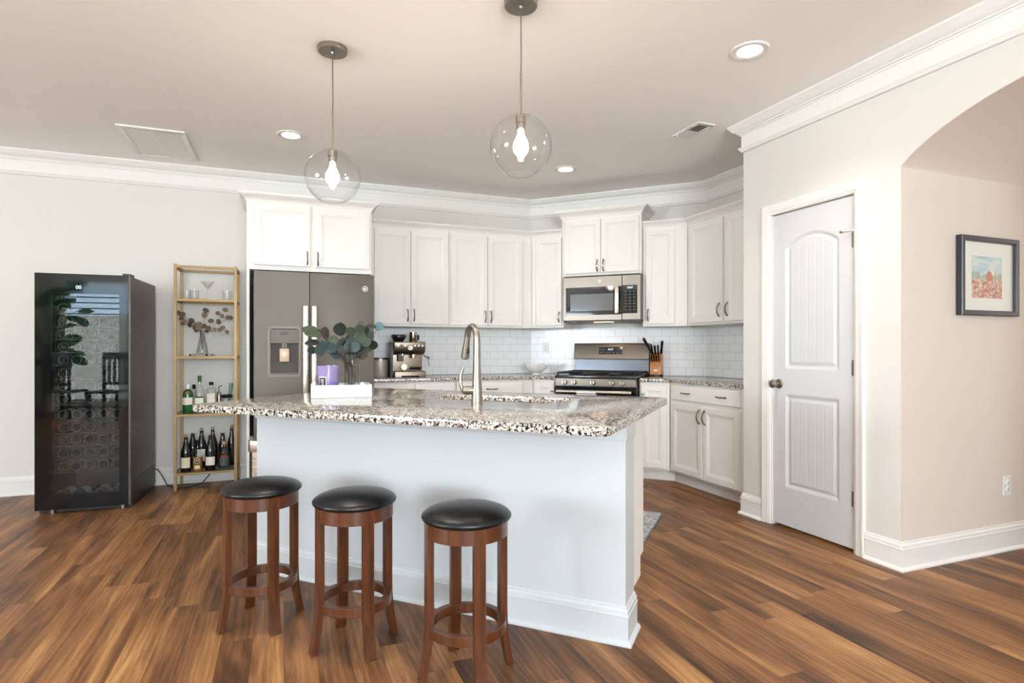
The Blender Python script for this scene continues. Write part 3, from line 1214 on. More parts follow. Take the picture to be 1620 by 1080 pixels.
# faucet
fa = thing('kitchen_faucet', 'brushed nickel pull-down gooseneck faucet on the granite island', 'faucet', FR(R45, -1.318, 2.578, .902), R45 + math.radians(0))
b_ = MB()
b_.lathe([(0, 0), (.0285, 0), (.0285, .004), (.027, .03), (.0245, .07), (.0215, .11), (.0195, .16), (.0185, .22), (0, .22)], n=28)
b_.build('body', M_NICKEL, fa)
# spout rises, arches over the bowl (+y here) and comes down
pth = [(0, 0, .215), (0, 0, .28), (0, 0, .312)]
dirx, diry = -.77, .635
for i in range(1, 15):
    a = PI * i / 14 * .94
    r = .062
    pth.append(((r - r * math.cos(a)) * dirx, (r - r * math.cos(a)) * diry, .312 + r * 1.05 * math.sin(a)))
e = Vector(pth[-1])
dn = (e - Vector(pth[-2])).normalized()
MB().tube(pth, [.0185, .018, .0172] + [.0162] * 14, 16).build('gooseneck_spout', M_NICKEL, fa)
h_ = MB()
h_.tube([e, e + dn * .02, e + dn * .05, e + dn * .09, e + dn * .11], [.0145, .0155, .0175, .0215, .0215], 18)
h_.tube([e + dn * .11, e + dn * .116], [.017, .016], 14, mi=1)
h_.build('spray_head', [M_NICKEL, M_DARK], fa)
bb = e + dn * .07
q = MB()
q.sphere(tuple(bb + Vector((.014, -.008, 0))), .009, 12, 8, sc=(1, 1, 2.2))
q.build('spray_button', M_DARK, fa)
hd = MB()
lv = Vector((-.916, -.401, 0))
pv = [Vector((0, 0, .058)) + lv * d for d in (.012, .05, .066, .072)]
hd.tube(pv, [.021, .022, .020, .012], 18)
lev = []
b0 = Vector((0, 0, .062)) + lv * .064
for i in range(9):
    qq = i / 8
    lev.append(b0 + Vector((0, 0, -.012 + .13 * qq)) + lv * (.014 * math.sin(PI * qq) + .006 - .004 * qq))
hd.tube(lev, [.006, .0085, .0095, .0092, .0085, .0082, .0085, .0085, .004], 12, flat=1.0)
hd.build('lever_handle', M_NICKEL, fa)
# ---------------------------------------------------------------- bar stools
def stool(label, x, y, rot):
    t = thing('bar_stool', label, 'bar stool', (x, y, 0), rot, 'backless bar stools at the island')
    pr = [(0, .608), (.05, .607), (.09, .602), (.125, .594), (.148, .585), (.160, .575), (.1625, .568), (.160, .561), (.153, .556), (0, .556)]
    MB().lathe(pr, n=48).build('seat', M_LEATH, t, sharp=.8)
    MB().lathe([(.124, .503), (.149, .503), (.149, .556), (.124, .556)], n=48, closed=True).build('apron', M_CHERRY, t)
    MB().lathe([(.117, .158), (.1435, .158), (.1435, .194), (.117, .194)], n=48, closed=True).build('foot_ring', M_CHERRY, t, bevel=.002)
    for k in range(4):
        m_ = MB()
        secs = []
        zs = [.5562, .42, .30, .21, .17, .13, .09, .05, .02, 0]
        for z in zs:
            ro = .1515 if z > .2 else .1515 + .026 * ((.2 - z) / .2) ** 1.7
            hw = .0205
            th = .026 - .004 * max(0, (.2 - z) / .2)
            secs.append([(ro - th, -hw, z), (ro, -hw, z), (ro, hw, z), (ro - th, hw, z)])
        v = [p for s_ in secs for p in s_]
        f = [(0, 1, 2, 3)]
        for i in range(len(zs) - 1):
            for j in range(4):
                j2 = (j + 1) % 4
                f.append((i * 4 + j, i * 4 + 4 + j, i * 4 + 4 + j2, i * 4 + j2))
        f.append([(len(zs) - 1) * 4 + j for j in range(4)][::-1])
        m_.add(v, f, 0, Matrix.Rotation(k * PI / 2, 4, 'Z'))
        m_.build('leg', M_CHERRY, t, bevel=.0015)
    for k in (0, 1, 2, 3):
        a = k * PI / 2
        q = MB()
        for dz in (-.008, .008):
            q.lathe([(0, 0), (.004, 0), (.003, .0025), (0, .003)], (0, 0, 0), 10, M=Matrix.Rotation(a, 4, 'Z') @ at(.117, dz, .176) @ Matrix.Rotation(-PI / 2, 4, 'Y'))
        q.build('screw', M_DARK, t)
    return t


st1 = stool('leftmost of the three cherry wood stools, black round seat', -.0885, 2.727, math.radians(20))
dup(st1, (.2625, 2.388, 0), math.radians(14), 'middle of the three cherry wood stools, smooth black round seat')
dup(st1, (.615, 2.022, 0), math.radians(1), 'rightmost of the three cherry wood stools, creased black round seat')

# ---------------------------------------------------------------- refrigerator
RF = thing('refrigerator', 'slate grey side-by-side refrigerator with a door dispenser', 'refrigerator', (.2365, 4.90, 0))
MB().box(-.448, .450, .085, .80, .03, 1.762).build('body', M_DARK, RF, bevel=.003)
MB().box(-.43, .43, .10, .16, 0, .05).build('base_grille', M_BLACK, RF)
# dispenser placement in fridge coordinates
dx0, dx1, dz0, dz1 = -.345, -.120, .955, 1.330
dl = MB()
# freezer door with an opening for the dispenser
for bx in ((-.452, dx0, .05, 1.768), (dx1, -.0495, .05, 1.768), (dx0, dx1, .05, dz0), (dx0, dx1, dz1, 1.768)):
    dl.box(bx[0], bx[1], 0, .075, bx[2], bx[3])
fd = dl.build('freezer_door', M_SLATE, RF)
MB().box(-.0435, .456, 0, .075, .05, 1.768).build('refrigerator_door', M_SLATE, RF, bevel=.004, seg=2)
for x in (-.0785, -.0135):
    hh = MB()
    hh.box(x - .019, x + .019, -.055, -.035, .52, 1.502)
    hh.box(x - .012, x + .012, -.035, 0, .56, .60)
    hh.box(x - .012, x + .012, -.035, 0, 1.43, 1.47)
    hh.build('handle', M_STEELH, RF, bevel=.006, seg=2)
ds = MB()
ring_o = rrect(dx0 - .010, dx1 + .010, dz0 - .010, dz1 + .010, .03, 6)
ring_i = rrect(dx0 + .008, dx1 - .008, dz0 + .008, dz1 - .008, .022, 6)
n_ = len(ring_o)
v = [(x, 0.0, z) for x, z in ring_o] + [(x, -.006, z) for x, z in ring_o] + [(x, -.006, z) for x, z in ring_i] + [(x, .055, z) for x, z in ring_i]
f = []
for k in range(3):
    for i in range(n_):
        j = (i + 1) % n_
        f.append((k * n_ + i, k * n_ + j, k * n_ + n_ + j, k * n_ + n_ + i))
f.append([3 * n_ + i for i in range(n_)])
ds.add(v, f)
dsp = ds.build('dispenser', [mk('dispenser_bezel', (112, 102, 92), .45, .5)], RF, sharp=.5)
MB().box(dx0 + .008, dx1 - .008, .004, .05, 1.205, dz1 - .012).build('control_panel', M_SLATE, dsp, bevel=.002)
MB().box(-.262, -.207, .002, .006, 1.272, 1.295).build('display', M_DARK, dsp)
MB().box(dx0 + .012, dx1 - .012, .050, .054, dz0 + .012, 1.206).build('cavity', mk('cavity_plastic', (74, 65, 57), .55), dsp)
pd = MB()
pd.box(-.268, -.198, .016, .026, 1.062, 1.165)
pd.box(-.250, -.216, .020, .054, 1.150, 1.205, 1)
pd.build('paddle', [mk('paddle_beige_sheen', (206, 180, 150), .25), M_GREYM], dsp, bevel=.004, seg=2)  # the paddle's bright beige reflection is put into its colour
MB().box(dx0 + .016, dx1 - .016, -.002, .05, dz0 + .010, dz0 + .020).build('drip_tray', M_GREYM, dsp)


def monogram(parent, x, y, z, r, mat):
    g = MB()
    g.lathe([(r * .90, 0), (r, 0), (r, .0012), (r * .90, .0012)], (x, y, z), 28, closed=True, M=Matrix.Rotation(PI / 2, 4, 'X'))
    o = g.build('round_emblem', mat, parent)
    text('emblem_script', 'ge', r * 1.15, mat, o, at(x, y - .0008, z + r * .12) @ UPR)
    return o


M_EMB = mk('emblem_silver', (226, 224, 220), .3, .6)
monogram(RF, .385, -.0005, 1.655, .021, M_EMB)

# ---------------------------------------------------------------- trash can between refrigerator and island
TC = thing('trash_can', 'slim stainless step trash can beside the refrigerator, behind the stools', 'trash can', (-.085, 4.42, 0))
MB().slab(rrect(-.125, .125, -.12, .12, .03, 6), .02, .47).build('bin_body', M_STEELH, TC, sharp=.6)
MB().slab(rrect(-.14, .14, -.135, .135, .035, 6), .47, .545).build('lid', M_STEELH, TC, bevel=.006, seg=2, sharp=.6)
MB().slab(rrect(-.12, .12, -.115, .115, .03, 6), 0, .02).build('base', M_DARK, TC)

# ---------------------------------------------------------------- gas range
RG = thing('gas_range', 'stainless freestanding gas range with five knobs and black grates', 'range', FR(R45, -1.4275, 5.13), R45)
w2 = .380
MB().box(-w2, w2, .02, .655, .03, .915).build('body', M_DARK, RG, bevel=.002)
MB().box(-w2 + .004, w2 - .004, .0, .02, .822, .893).build('knob_panel', M_STEEL, RG, bevel=.003)
MB().box(-w2, w2, -.006, .61, .893, .919).build('cooktop', mk('cooktop_enamel', (38, 37, 37), .22, coat=.3), RG, bevel=.004, seg=2)
for x in (-.284, -.196, -.018, .157, .253):
    kb = MB()
    Mk = Matrix.Rotation(PI / 2, 4, 'X')
    kb.lathe([(0, 0), (.026, 0), (.026, .006), (.0225, .010), (.0215, .026), (.019, .029), (0, .029)], (x, 0, .858), 24, M=Mk)
    ko = kb.build('knob', M_STEELH, RG)
    MB().box(x - .0035, x + .0035, -.037, -.026, .837, .879).build('knob_grip', M_GREYM, ko, bevel=.001)
od = MB()
od.box(-w2 + .002, w2 - .002, -.012, .02, .20, .818)
odo = od.build('oven_door', M_BLACK, RG, bevel=.003)
MB().box(-w2 + .002, w2 - .002, -.014, -.012, .20, .33).build('door_skirt', M_STEEL, odo)
hb = MB()
hb.tube([(-.345, -.062, .775), (.345, -.062, .775)], .015, 16)
for x in (-.32, .32):
    hb.box(x - .014, x + .014, -.062, -.012, .764, .787)
hb.build('handle', M_STEELH, odo)
MB().box(-w2 + .002, w2 - .002, -.010, .02, .05, .19).build('drawer', M_STEEL, RG, bevel=.003)
gr = []
for gx0, gx1 in ((-.365, -.127), (-.121, .117), (.123, .361)):
    g = MB()
    for x in (gx0 + .006, gx1 - .006):
        g.box(x - .006, x + .006, .015, .575, .932, .948)
    for y in (.021, .569):
        g.box(gx0, gx1, y - .006, y + .006, .932, .948)
    for i in range(1, 4):
        y = .02 + .55 * i / 4
        g.box(gx0, gx1, y - .005, y + .005, .934, .948)
    xm = (gx0 + gx1) / 2
    g.box(xm - .005, xm + .005, .015, .575, .934, .948)
    for x in (gx0 + .006, gx1 - .006):
        for y in (.021, .569):
            g.box(x - .007, x + .007, y - .007, y + .007, .918, .934)
    g.build('grate', M_IRON, RG, bevel=.002)
for x, y, r in ((-.246, .15, .045), (-.246, .44, .036), (-.002, .30, .05), (.242, .15, .036), (.242, .44, .045)):
    MB().lathe([(0, .937), (r * .7, .937), (r * .75, .931), (r, .929), (r, .922), (r * 1.15, .919), (0, .919)], (x, y, 0), 24).build('burner', M_IRON, RG)
bg = MB()
bg.prism([(.585, .915), (.60, 1.055), (.655, 1.055), (.655, .915)], -w2 + .004, w2 - .004, 0, Matrix(((0, 1, 0, 0), (1, 0, 0, 0), (0, 0, 1, 0), (0, 0, 0, 1))))
bg.build('backguard_base', brushed('dark_steel', (92, 96, 104), .25, (200, 2, 2)), RG)
bp = MB()
bp.prism([(.570, 1.058), (.575, 1.075), (.592, 1.208), (.605, 1.218), (.655, 1.218), (.655, 1.050)], -w2, w2, 0, Matrix(((0, 1, 0, 0), (1, 0, 0, 0), (0, 0, 1, 0), (0, 0, 0, 1))))
bgo = bp.build('backguard', M_STEEL, RG, bevel=.003)
# control glass on the leaning face
tilt = math.atan2(.017, .133)
MC = at(0, .583, 1.143) @ Matrix.Rotation(-tilt, 4, 'X')
MB().box(-.118, .118, -.004, .002, -.036, .036, 0, MC).build('control_glass', M_BLACK, bgo, bevel=.001)
text('clock_digits', '10:57', .026, M_DIGIT, bgo, MC @ at(-.0, -.0046, .012) @ UPR)
tk = MB()
for i, (x, z) in enumerate([(-.095, .012), (-.07, .012), (.07, .012), (.095, .012), (-.095, -.018), (-.07, -.018), (-.04, -.02), (-.012, -.02), (.035, -.02), (.07, -.018), (.095, -.018)]):
    tk.box(x - .007, x + .007, -.0046, -.004, z - .0018, z + .0018, 0, MC)
tk.build('touch_marks', mk('print_grey', (150, 150, 150), .5), bgo)

# towel over the oven handle
tw = MB()
tx0, tx1 = -.150, .030
ny = 24
prof = []
for i in range(ny + 1):
    q = i / ny
    if q < .42:
        prof.append((-.0795 - .003 * math.sin(q * 20), .775 - .30 + .30 * q / .42))
    elif q < .58:
        a = PI * (q - .42) / .16
        prof.append((-.062 - .0175 * math.cos(a), .775 + .0175 * math.sin(a)))
    else:
        prof.append((-.0445, .775 - .24 * (q - .58) / .42))
nx = 12
v = []
for i in range(nx + 1):
    x = tx0 + (tx1 - tx0) * i / nx
    for (y, z) in prof:
        v.append((x, y - .002 * math.sin(i * 1.4), z))
f = []
k = ny + 1
for i in range(nx):
    for j in range(ny):
        f.append((i * k + j, (i + 1) * k + j, (i + 1) * k + j + 1, i * k + j + 1))
tw.add(v, f)


def stripe_mat():
    m, nt, b = base('striped_towel')
    sp = nt.nodes.new('ShaderNodeSeparateXYZ')
    tc = nt.nodes.new('ShaderNodeTexCoord')
    nt.links.new(tc.outputs['Object'], sp.inputs[0])
    fz = nmath(nt, 'FRACT', nmath(nt, 'DIVIDE', sp.outputs[2], .028))
    s_ = nmath(nt, 'LESS_THAN', fz, .3)
    nt.links.new(mixc(nt, s_, L4((232, 226, 218)), L4((120, 122, 128))), b.inputs['Base Color'])
    b.inputs['Roughness'].default_value = .9
    return m


to = tw.build('dish_towel', stripe_mat(), loc=FR(R45, -1.4275, 5.13), rotz=R45, sharp=2)
tag(to, 'white dish towel with grey stripes hung over the oven door handle', 'towel')
sm = to.modifiers.new('thickness', 'SOLIDIFY')
sm.thickness = .0025

# ---------------------------------------------------------------- microwave
MW = thing('microwave_oven', 'stainless over-the-range microwave under the tall cabinet', 'microwave', FR(R45, -1.4375, 5.385, 1.432), R45)
wm = .3735
MB().box(-wm, wm, .03, .415, 0, .428).build('body', mk('mw_case', (120, 116, 112), .35, .7), MW, bevel=.002)
MB().box(-wm + .02, wm - .005, .02, .40, -.012, .002).build('underside', M_DARK, MW)
MB().box(-.09, .09, .06, .14, -.0145, -.011).build('hood_lamp', mk('lit_hood_lens', (255, 215, 170), .4, emit=(255, 200, 145), es=4), MW)
def zmw(v_):
    return (507.5 - v_) / 64.0 * .415 + .002
def xmw(u_):
    return (u_ - 953) / 120 * .747
dm = MB()
dm.box(-wm, xmw(985), 0, .03, 0, .418)
mdo = dm.build('door', M_STEEL, MW, bevel=.003)
MB().box(xmw(985.4), wm, 0, .03, 0, .418).build('control_column', M_STEEL, MW, bevel=.003)
MB().box(xmw(897), xmw(984.6), -.003, .002, .052, .318).build('window_frame', M_BLACK, mdo, bevel=.001)
MB().box(xmw(904.5), xmw(972), -.0045, -.003, .092, .252).build('window_screen', mk('screen_glass', (70, 74, 80), .08, spec=.7, coat=.5), mdo)
hb = MB()
hb.box(xmw(975.7), xmw(981.5), -.048, -.034, .060, .318)
hb.box(xmw(976.5), xmw(980.5), -.036, 0, .072, .10)
hb.box(xmw(976.5), xmw(980.5), -.036, 0, .275, .303)
hb.build('handle', M_STEELH, mdo, bevel=.005, seg=2)
monogram(mdo, xmw(951), -.0005, .372, .015, M_EMB)
cg = MB().box(xmw(986), xmw(1008), -.003, .001, .060, .322).build('control_glass', M_BLACK, MW, bevel=.001)
text('clock_digits', '10:57', .026, M_DIGIT, cg, at(xmw(997), -.0036, .298) @ UPR)
tk = MB()
for r in range(7):
    for c in range(3):
        x = xmw(990.5 + 6.5 * c)
        z = .262 - r * .028
        tk.box(x - .009, x + .009, -.0036, -.003, z - .003, z + .003)
tk.build('touch_marks', mk('print_dim', (110, 112, 115), .5), cg)
MB().box(-wm + .01, wm - .01, .0, .03, .419, .428).build('vent_strip', M_DARK, MW)
# ---------------------------------------------------------------- wine cooler
WR = math.radians(-2.6)
WC = thing('wine_cooler', 'tall black glass-door wine cooler full of bottles at the left wall', 'wine fridge', (-1.328, 4.972, 0), WR)
ww = .2885
M_CASE = brushed('cooler_case', (96, 90, 86), .38, (2, 2, 200), metal=.7)
c_ = MB()
c_.box(-ww, -ww + .03, .055, .70, .035, 1.69)
c_.box(ww - .03, ww, .055, .70, .035, 1.69)
c_.box(-ww + .03, ww - .03, .055, .70, 1.655, 1.69)
c_.box(-ww + .03, ww - .03, .055, .70, .035, .07)
c_.box(-ww + .03, ww - .03, .66, .70, .07, 1.655)
c_.build('case', M_CASE, WC)
MB().box(-ww + .005, ww - .002, .06, .69, .004, .0345).box(ww, ww + .0015, .056, .69, .0345, .20).build('plinth', M_DARK, WC)
c_ = MB()
for x in (-ww + .0305, ww - .0345):
    c_.box(x, x + .004, .06, .655, .07, 1.655)
c_.box(-ww + .0345, ww - .0345, .65, .655, .07, 1.655)
c_.build('liner', mk('cooler_liner', (62, 62, 64), .5), WC)
fm = MB()
gx0, gx1, gz0, gz1 = -.190, .218, .135, 1.555
for b4 in ((-ww, gx0, .035, 1.695), (gx1, ww - .012, .035, 1.695), (gx0, gx1, .035, gz0), (gx0, gx1, gz1, 1.695)):
    fm.box(b4[0], b4[1], 0, .045, b4[2], b4[3])
dr = fm.build('door', M_BLACK, WC)
MB().box(gx0, gx1, .0002, .004, gz0, gz1).build('glass_pane', M_TINT, dr)
hs = MB()
hs.box(ww - .012, ww + .004, -.006, .047, .035, 1.70)
hs.build('edge_handle', M_CASE, dr, bevel=.003)
text('temperature_digits', '00', .035, M_DIGIT, dr, at(-.03, -.0006, 1.60) @ UPR)
for x in (-.20, .23):
    MB().cyl((x, .05, 0), .016, .036, 'z', 14).build('foot', M_NICKEL, WC)
MB().box(ww - .05, ww, .0, .10, 1.69, 1.708).build('hinge_cover', M_DARK, WC, bevel=.002)
rowz = [1.46, 1.365, 1.275, 1.18, 1.087, .990, .898, .805, .692, .600, .510, .412, .320]
rk = mk('rack_wire', (120, 116, 110), .35, .8)
for z in rowz[1:]:
    r_ = MB()
    r_.box(-.252, .252, .080, .086, z - .047, z - .040)
    for i in range(10):
        x = -.24 + i * .0533
        r_.box(x - .0015, x + .0015, .083, .60, z - .046, z - .043)
    r_.box(-.252, .252, .55, .556, z - .047, z - .040)
    r_.build('rack', rk, WC)
cord = MB()
cord.tube([(ww - .03, .69, .16), (ww + .02, .688, .15), (ww + .06, .66, .10), (ww + .11, .60, .03), (ww + .17, .57, .008), (ww + .28, .58, .006), (ww + .36, .64, .02), (ww + .42, .70, .09)], .004, 8)
cord.build('power_cord', M_BLACK, WC)

M_BGREEN = mk('dark_bottle_glass', (16, 20, 14), .08, coat=.6)
M_BRING = mk('bottle_base_highlight', (128, 132, 124), .15, coat=.6)  # pale ring painted where bottle bases catch the light


def lying_bottle():
    m_ = MB()
    Mr = Matrix.Rotation(-PI / 2, 4, 'X')     # axis along +y, base at y=0
    m_.lathe([(0, .022), (.012, .012), (.022, .004), (.027, .001)], n=24, M=Mr)
    m_.lathe([(.027, .001), (.032, .0), (.0365, .006)], n=24, mi=1, M=Mr)
    m_.lathe([(.0365, .006), (.037, .012), (.037, .05)], n=24, M=Mr)
    m_.lathe([(.0372, .05), (.0372, .13)], n=24, mi=2, M=Mr)
    m_.lathe([(.037, .13), (.037, .19), (.030, .215), (.016, .24), (.0145, .295), (.0155, .297), (.0155, .31), (0, .31)], n=24, M=Mr)
    return m_


cols = [-.155, -.075, .010, .095, .180]
fill = [[0], [0, 2, 3, 4], [0, 1, 2, 3, 4], [0, 1, 2, 3, 4], [0, 1, 2, 3, 4], [0, 3, 4], [0, 2, 3, 4], [0, 2, 3, 4]] + [[0, 1, 2, 3, 4]] * 5
ordn = ['topmost', 'second', 'third', 'fourth', 'fifth', 'sixth', 'seventh', 'eighth', 'ninth', 'tenth', 'eleventh', 'twelfth', 'thirteenth']
pos = ['leftmost', 'second from left', 'third from left', 'fourth from left', 'rightmost']
GRP = 'wine bottles lying in the cooler'
proto = None


def cooler_bottle(x, y, z, rz, lab):
    global proto
    if proto is None:
        proto = lying_bottle().build('wine_bottle', [M_BGREEN, M_BRING, M_PAPER], sharp=.8)
        o = proto
    else:
        o = proto.copy()
        C.objects.link(o)
    p = FR(WR, x, y)
    o.location = (-1.328 + p[0], 4.972 + p[1], z)
    o.rotation_euler = (0, 0, WR + rz)
    tag(o, lab, 'wine bottle', GRP)


for r, (z, fl) in enumerate(zip(rowz, fill)):
    for n_, c in enumerate(fl):
        who = {1: 'only'}.get(len(fl)) or ('leftmost' if n_ == 0 else 'rightmost' if n_ == len(fl) - 1 else pos[n_])
        lab = 'only dark bottle on the topmost level inside the wine cooler' if r == 0 else f'dark bottle, {who} on the {ordn[r]} level down inside the wine cooler'
        cooler_bottle(cols[c] + random.uniform(-.002, .002), .092 + random.uniform(0, .02), z - .003 if r else z, random.uniform(-.012, .012), lab)
for x, y, rz, lab in ((-.165, .10, -.16, 'leftmost bottle slanting on the floor of the wine cooler'), (-.066, .085, -.12, 'second bottle from left on the floor of the wine cooler'),
                      (.075, .085, .0, 'third bottle from left on the floor of the wine cooler'), (.175, .09, .0, 'rightmost bottle on the floor of the wine cooler')):
    cooler_bottle(x, y, .112, rz, lab)
# a thin shelf plate carries the topmost single bottle
MB().box(-.252, .252, .083, .60, rowz[0] - .044, rowz[0] - .038).build('rack', rk, WC)

# ---------------------------------------------------------------- gold shelf
SX, SY = -.600, 5.41
SH = thing('etagere_shelf', 'slim gold metal shelf with glass tiers between wine cooler and refrigerator', 'shelf', (SX, SY, 0))
sw, sd, tb = .222, .310, .0105
for x in (-sw, sw):
    for y in (0, sd):
        p_ = MB()
        p_.box(x - tb, x + tb, y - tb, y + tb, .012, 1.855)
        p_.cyl((x, y, 0), .012, .012, 'z', 14)
        p_.build('post', M_GOLD, SH)
tiers = [.150, .628, 1.103, 1.573, 1.845]
for zt in tiers:
    r_ = MB()
    a = sw - tb
    for y in (0, sd):
        r_.box(-a, a, y - tb, y + tb, zt - .020, zt)
    for x in (-sw, sw):
        r_.box(x - tb, x + tb, tb, sd - tb, zt - .020, zt)
    fo = r_.build('tier_frame', M_GOLD, SH)
    if zt < 1.8:
        MB().box(-sw + tb, sw - tb, tb, sd - tb, zt - .006, zt + .0).build('glass_tier', M_SHELFG, fo)


def rev(prof, name, mat, parent=None, n=28, sharp=.7):
    return MB().lathe(prof, n=n).build(name, mat, parent, sharp=sharp)


def wine_prof(H, R, shoulder, neck=.0135):
    return [(0, .004), (R - .004, 0), (R, .005), (R, shoulder), (R * .93, shoulder + .025), (R * .62, shoulder + .06), (neck + .003, shoulder + .095), (neck, H - .03), (neck + .001, H), (0, H)]


def label_band(R, z0, z1, mat, parent, arc=1.9, name='label', face=-PI / 2):
    m_ = MB()
    m_.lathe([(R + .0006, z0), (R + .0006, z1)], n=20, a0=face - arc / 2, a1=face + arc / 2)
    return m_.build(name, mat, parent, sharp=2)


M_WINE = mk('wine_glass_dark', (14, 13, 12), .06, coat=.6)
M_FOIL = mk('foil_dark', (30, 22, 20), .3)


def wine(label, x, y, z0, H=.30, R=.038, shoulder=.165, lab=None, top='cork', lz=(.05, .12), neck_label=None):
    t = thing('wine_bottle', label, 'wine bottle', (x, y, z0), 0, 'bottles on the bottom tier of the gold shelf')
    rev(wine_prof(H, R, shoulder), 'bottle_body', M_WINE, t)
    if lab:
        label_band(R, lz[0], lz[1], lab, t)
    if top == 'cork':
        rev([(0, H - .004), (.0105, H - .004), (.0112, H + .024), (0, H + .024)], 'cork', M_CORK, t)
    else:
        rev([(0, H - .06), (.0152, H - .06), (.0152, H + .002), (.013, H + .004), (0, H + .004)], 'foil_cap', top, t)
    if neck_label:
        label_band(.0165, H - .08, H - .05, neck_label, t, 3.2, 'neck_label')
    return t


def sx(u, Y=5.45):
    """x on the shelf for the tabulated sight lines"""
    return u


ZB = tiers[0] + .0005
wine('dark wine bottle with cream label, front left of the bottom gold tier', -.753, 5.463, ZB, .285, .040, .150, M_CREAM, 'cork', (.035, .120))
wine('dark wine bottle with white label, front middle of the bottom gold tier', -.573, 5.463, ZB, .285, .041, .155, M_PAPER, M_FOIL, (.045, .115))
wine('dark wine bottle with round neck label, behind the cream-labelled bottle', -.722, 5.600, ZB, .290, .038, .165, None, M_FOIL, (.05, .12), M_CREAM)
wine('corked red bottle with light neck strip, behind the amber liqueur bottle', -.655, 5.600, ZB, .315, .038, .180, M_PAPER, 'cork', (.06, .16), M_PAPER)
wine('dark corked bottle behind the white-labelled wine bottle', -.570, 5.605, ZB, .318, .039, .185, None, 'cork')
wine('plain dark capped bottle, second from right at the back of the bottom tier', -.492, 5.570, ZB, .285, .033, .165, None, M_FOIL)
wine('dark corked bottle, rear right of the bottom gold tier', -.428, 5.660, ZB, .318, .034, .180, None, 'cork')


def spirit(name, label, x, y, z0, prof, mat, cap, capmat, group, extra=None):
    t = thing(name, label, 'bottle', (x, y, z0), 0, group)
    rev(prof, 'bottle_body', mat, t)
    rev(cap, 'cap', capmat, t)
    if extra:
        extra(t)
    return t


M_AMBER = mk('amber_liqueur', (150, 98, 34), .08, coat=.6)
M_GREENG = mk('green_glass', (26, 92, 40), .06, coat=.6)
M_RED = mk('red_seal', (170, 30, 28), .4)
GB = 'bottles on the bottom tier of the gold shelf'
GT = 'bottles and jars on the third gold tier'


def ex43(t):
    rev([(0, .003), (.034, 0), (.0375, .006), (.0375, .1175), (0, .1175)], 'amber_liquid', M_AMBER, t)
    m_ = MB()
    m_.lathe([(0, 0), (.022, 0), (.022, .0015), (0, .0015)], (0, -.0372, .088), 24, M=Matrix.Rotation(PI / 2, 4, 'X'))
    o = m_.build('label', M_BLACK, t)
    m_ = MB()
    m_.lathe([(.0185, 0), (.022, 0), (.022, .0022), (.0185, .0022)], (0, -.0372, .088), 24, closed=True, M=Matrix.Rotation(PI / 2, 4, 'X'))
    m_.build('label_rim', M_CREAM, o)
    text('label_numerals', '43', .024, M_PAPER, o, at(0, -.0392, .088) @ UPR)
    label_band(.0375, .022, .05, M_CREAM, t, 1.1, 'lower_label')


spirit('liqueur_bottle', 'amber liqueur bottle with a round black 43 label, bottom gold tier', -.668, 5.463, ZB,
       [(.0375, .118), (.0375, .125), (.034, .15), (.018, .185), (.015, .195), (.015, .22), (0, .22)], M_GLASS,
       [(0, .214), (.0165, .214), (.0165, .256), (0, .256)], M_BLACK, GB, ex43)


def exred(t):
    label_band(.0405, .030, .105, mk('busy_label', (70, 74, 72), .6, var=.9, vscale=90), t, 2.0)
    label_band(.0408, .108, .120, M_RED, t, 1.4, 'red_strip')


spirit('liquor_bottle', 'clear liquor bottle with red-striped busy label, front right of bottom tier', -.468, 5.468, ZB,
       [(0, .003), (.037, 0), (.040, .006), (.040, .135), (.034, .165), (.018, .185), (.014, .195), (.014, .210), (0, .210)], M_GLASS,
       [(0, .205), (.0155, .205), (.0155, .232), (0, .232)], M_CORK, GB, exred)

ZT = tiers[1] + .0005


def exgin(t):
    label_band(.0405, .075, .135, M_PAPER, t, 2.2)
    m_ = MB()
    m_.lathe([(0, 0), (.014, 0), (.014, .002), (0, .002)], (0, -.0355, .172), 18, M=Matrix.Rotation(PI / 2, 4, 'X'))
    m_.build('seal', M_RED, t)


spirit('gin_bottle', 'green gin bottle with red seal and white label, third gold tier', -.740, 5.463, ZT,
       [(0, .003), (.037, 0), (.040, .006), (.040, .150), (.037, .172), (.028, .190), (.015, .200), (.0135, .215), (0, .215)], M_GREENG,
       [(0, .205), (.0155, .205), (.0150, .243), (0, .243)], M_WHITEP, GT, exgin)
spirit('bitters_bottle', 'small dark-capped bottle tucked behind the green gin bottle', -.712, 5.60, ZT,
       [(0, .003), (.022, 0), (.024, .006), (.024, .16), (.012, .185), (.011, .2), (0, .2)], M_GLASS,
       [(0, .195), (.013, .195), (.013, .232), (0, .232)], M_BLACK, GT, lambda t: label_band(.0245, .05, .12, M_CREAM, t))


def excl(t):
    label_band(.0385, .06, .140, M_PAPER, t, 2.0)
    label_band(.0388, .128, .140, M_GREENG, t, 1.9, 'label_band')


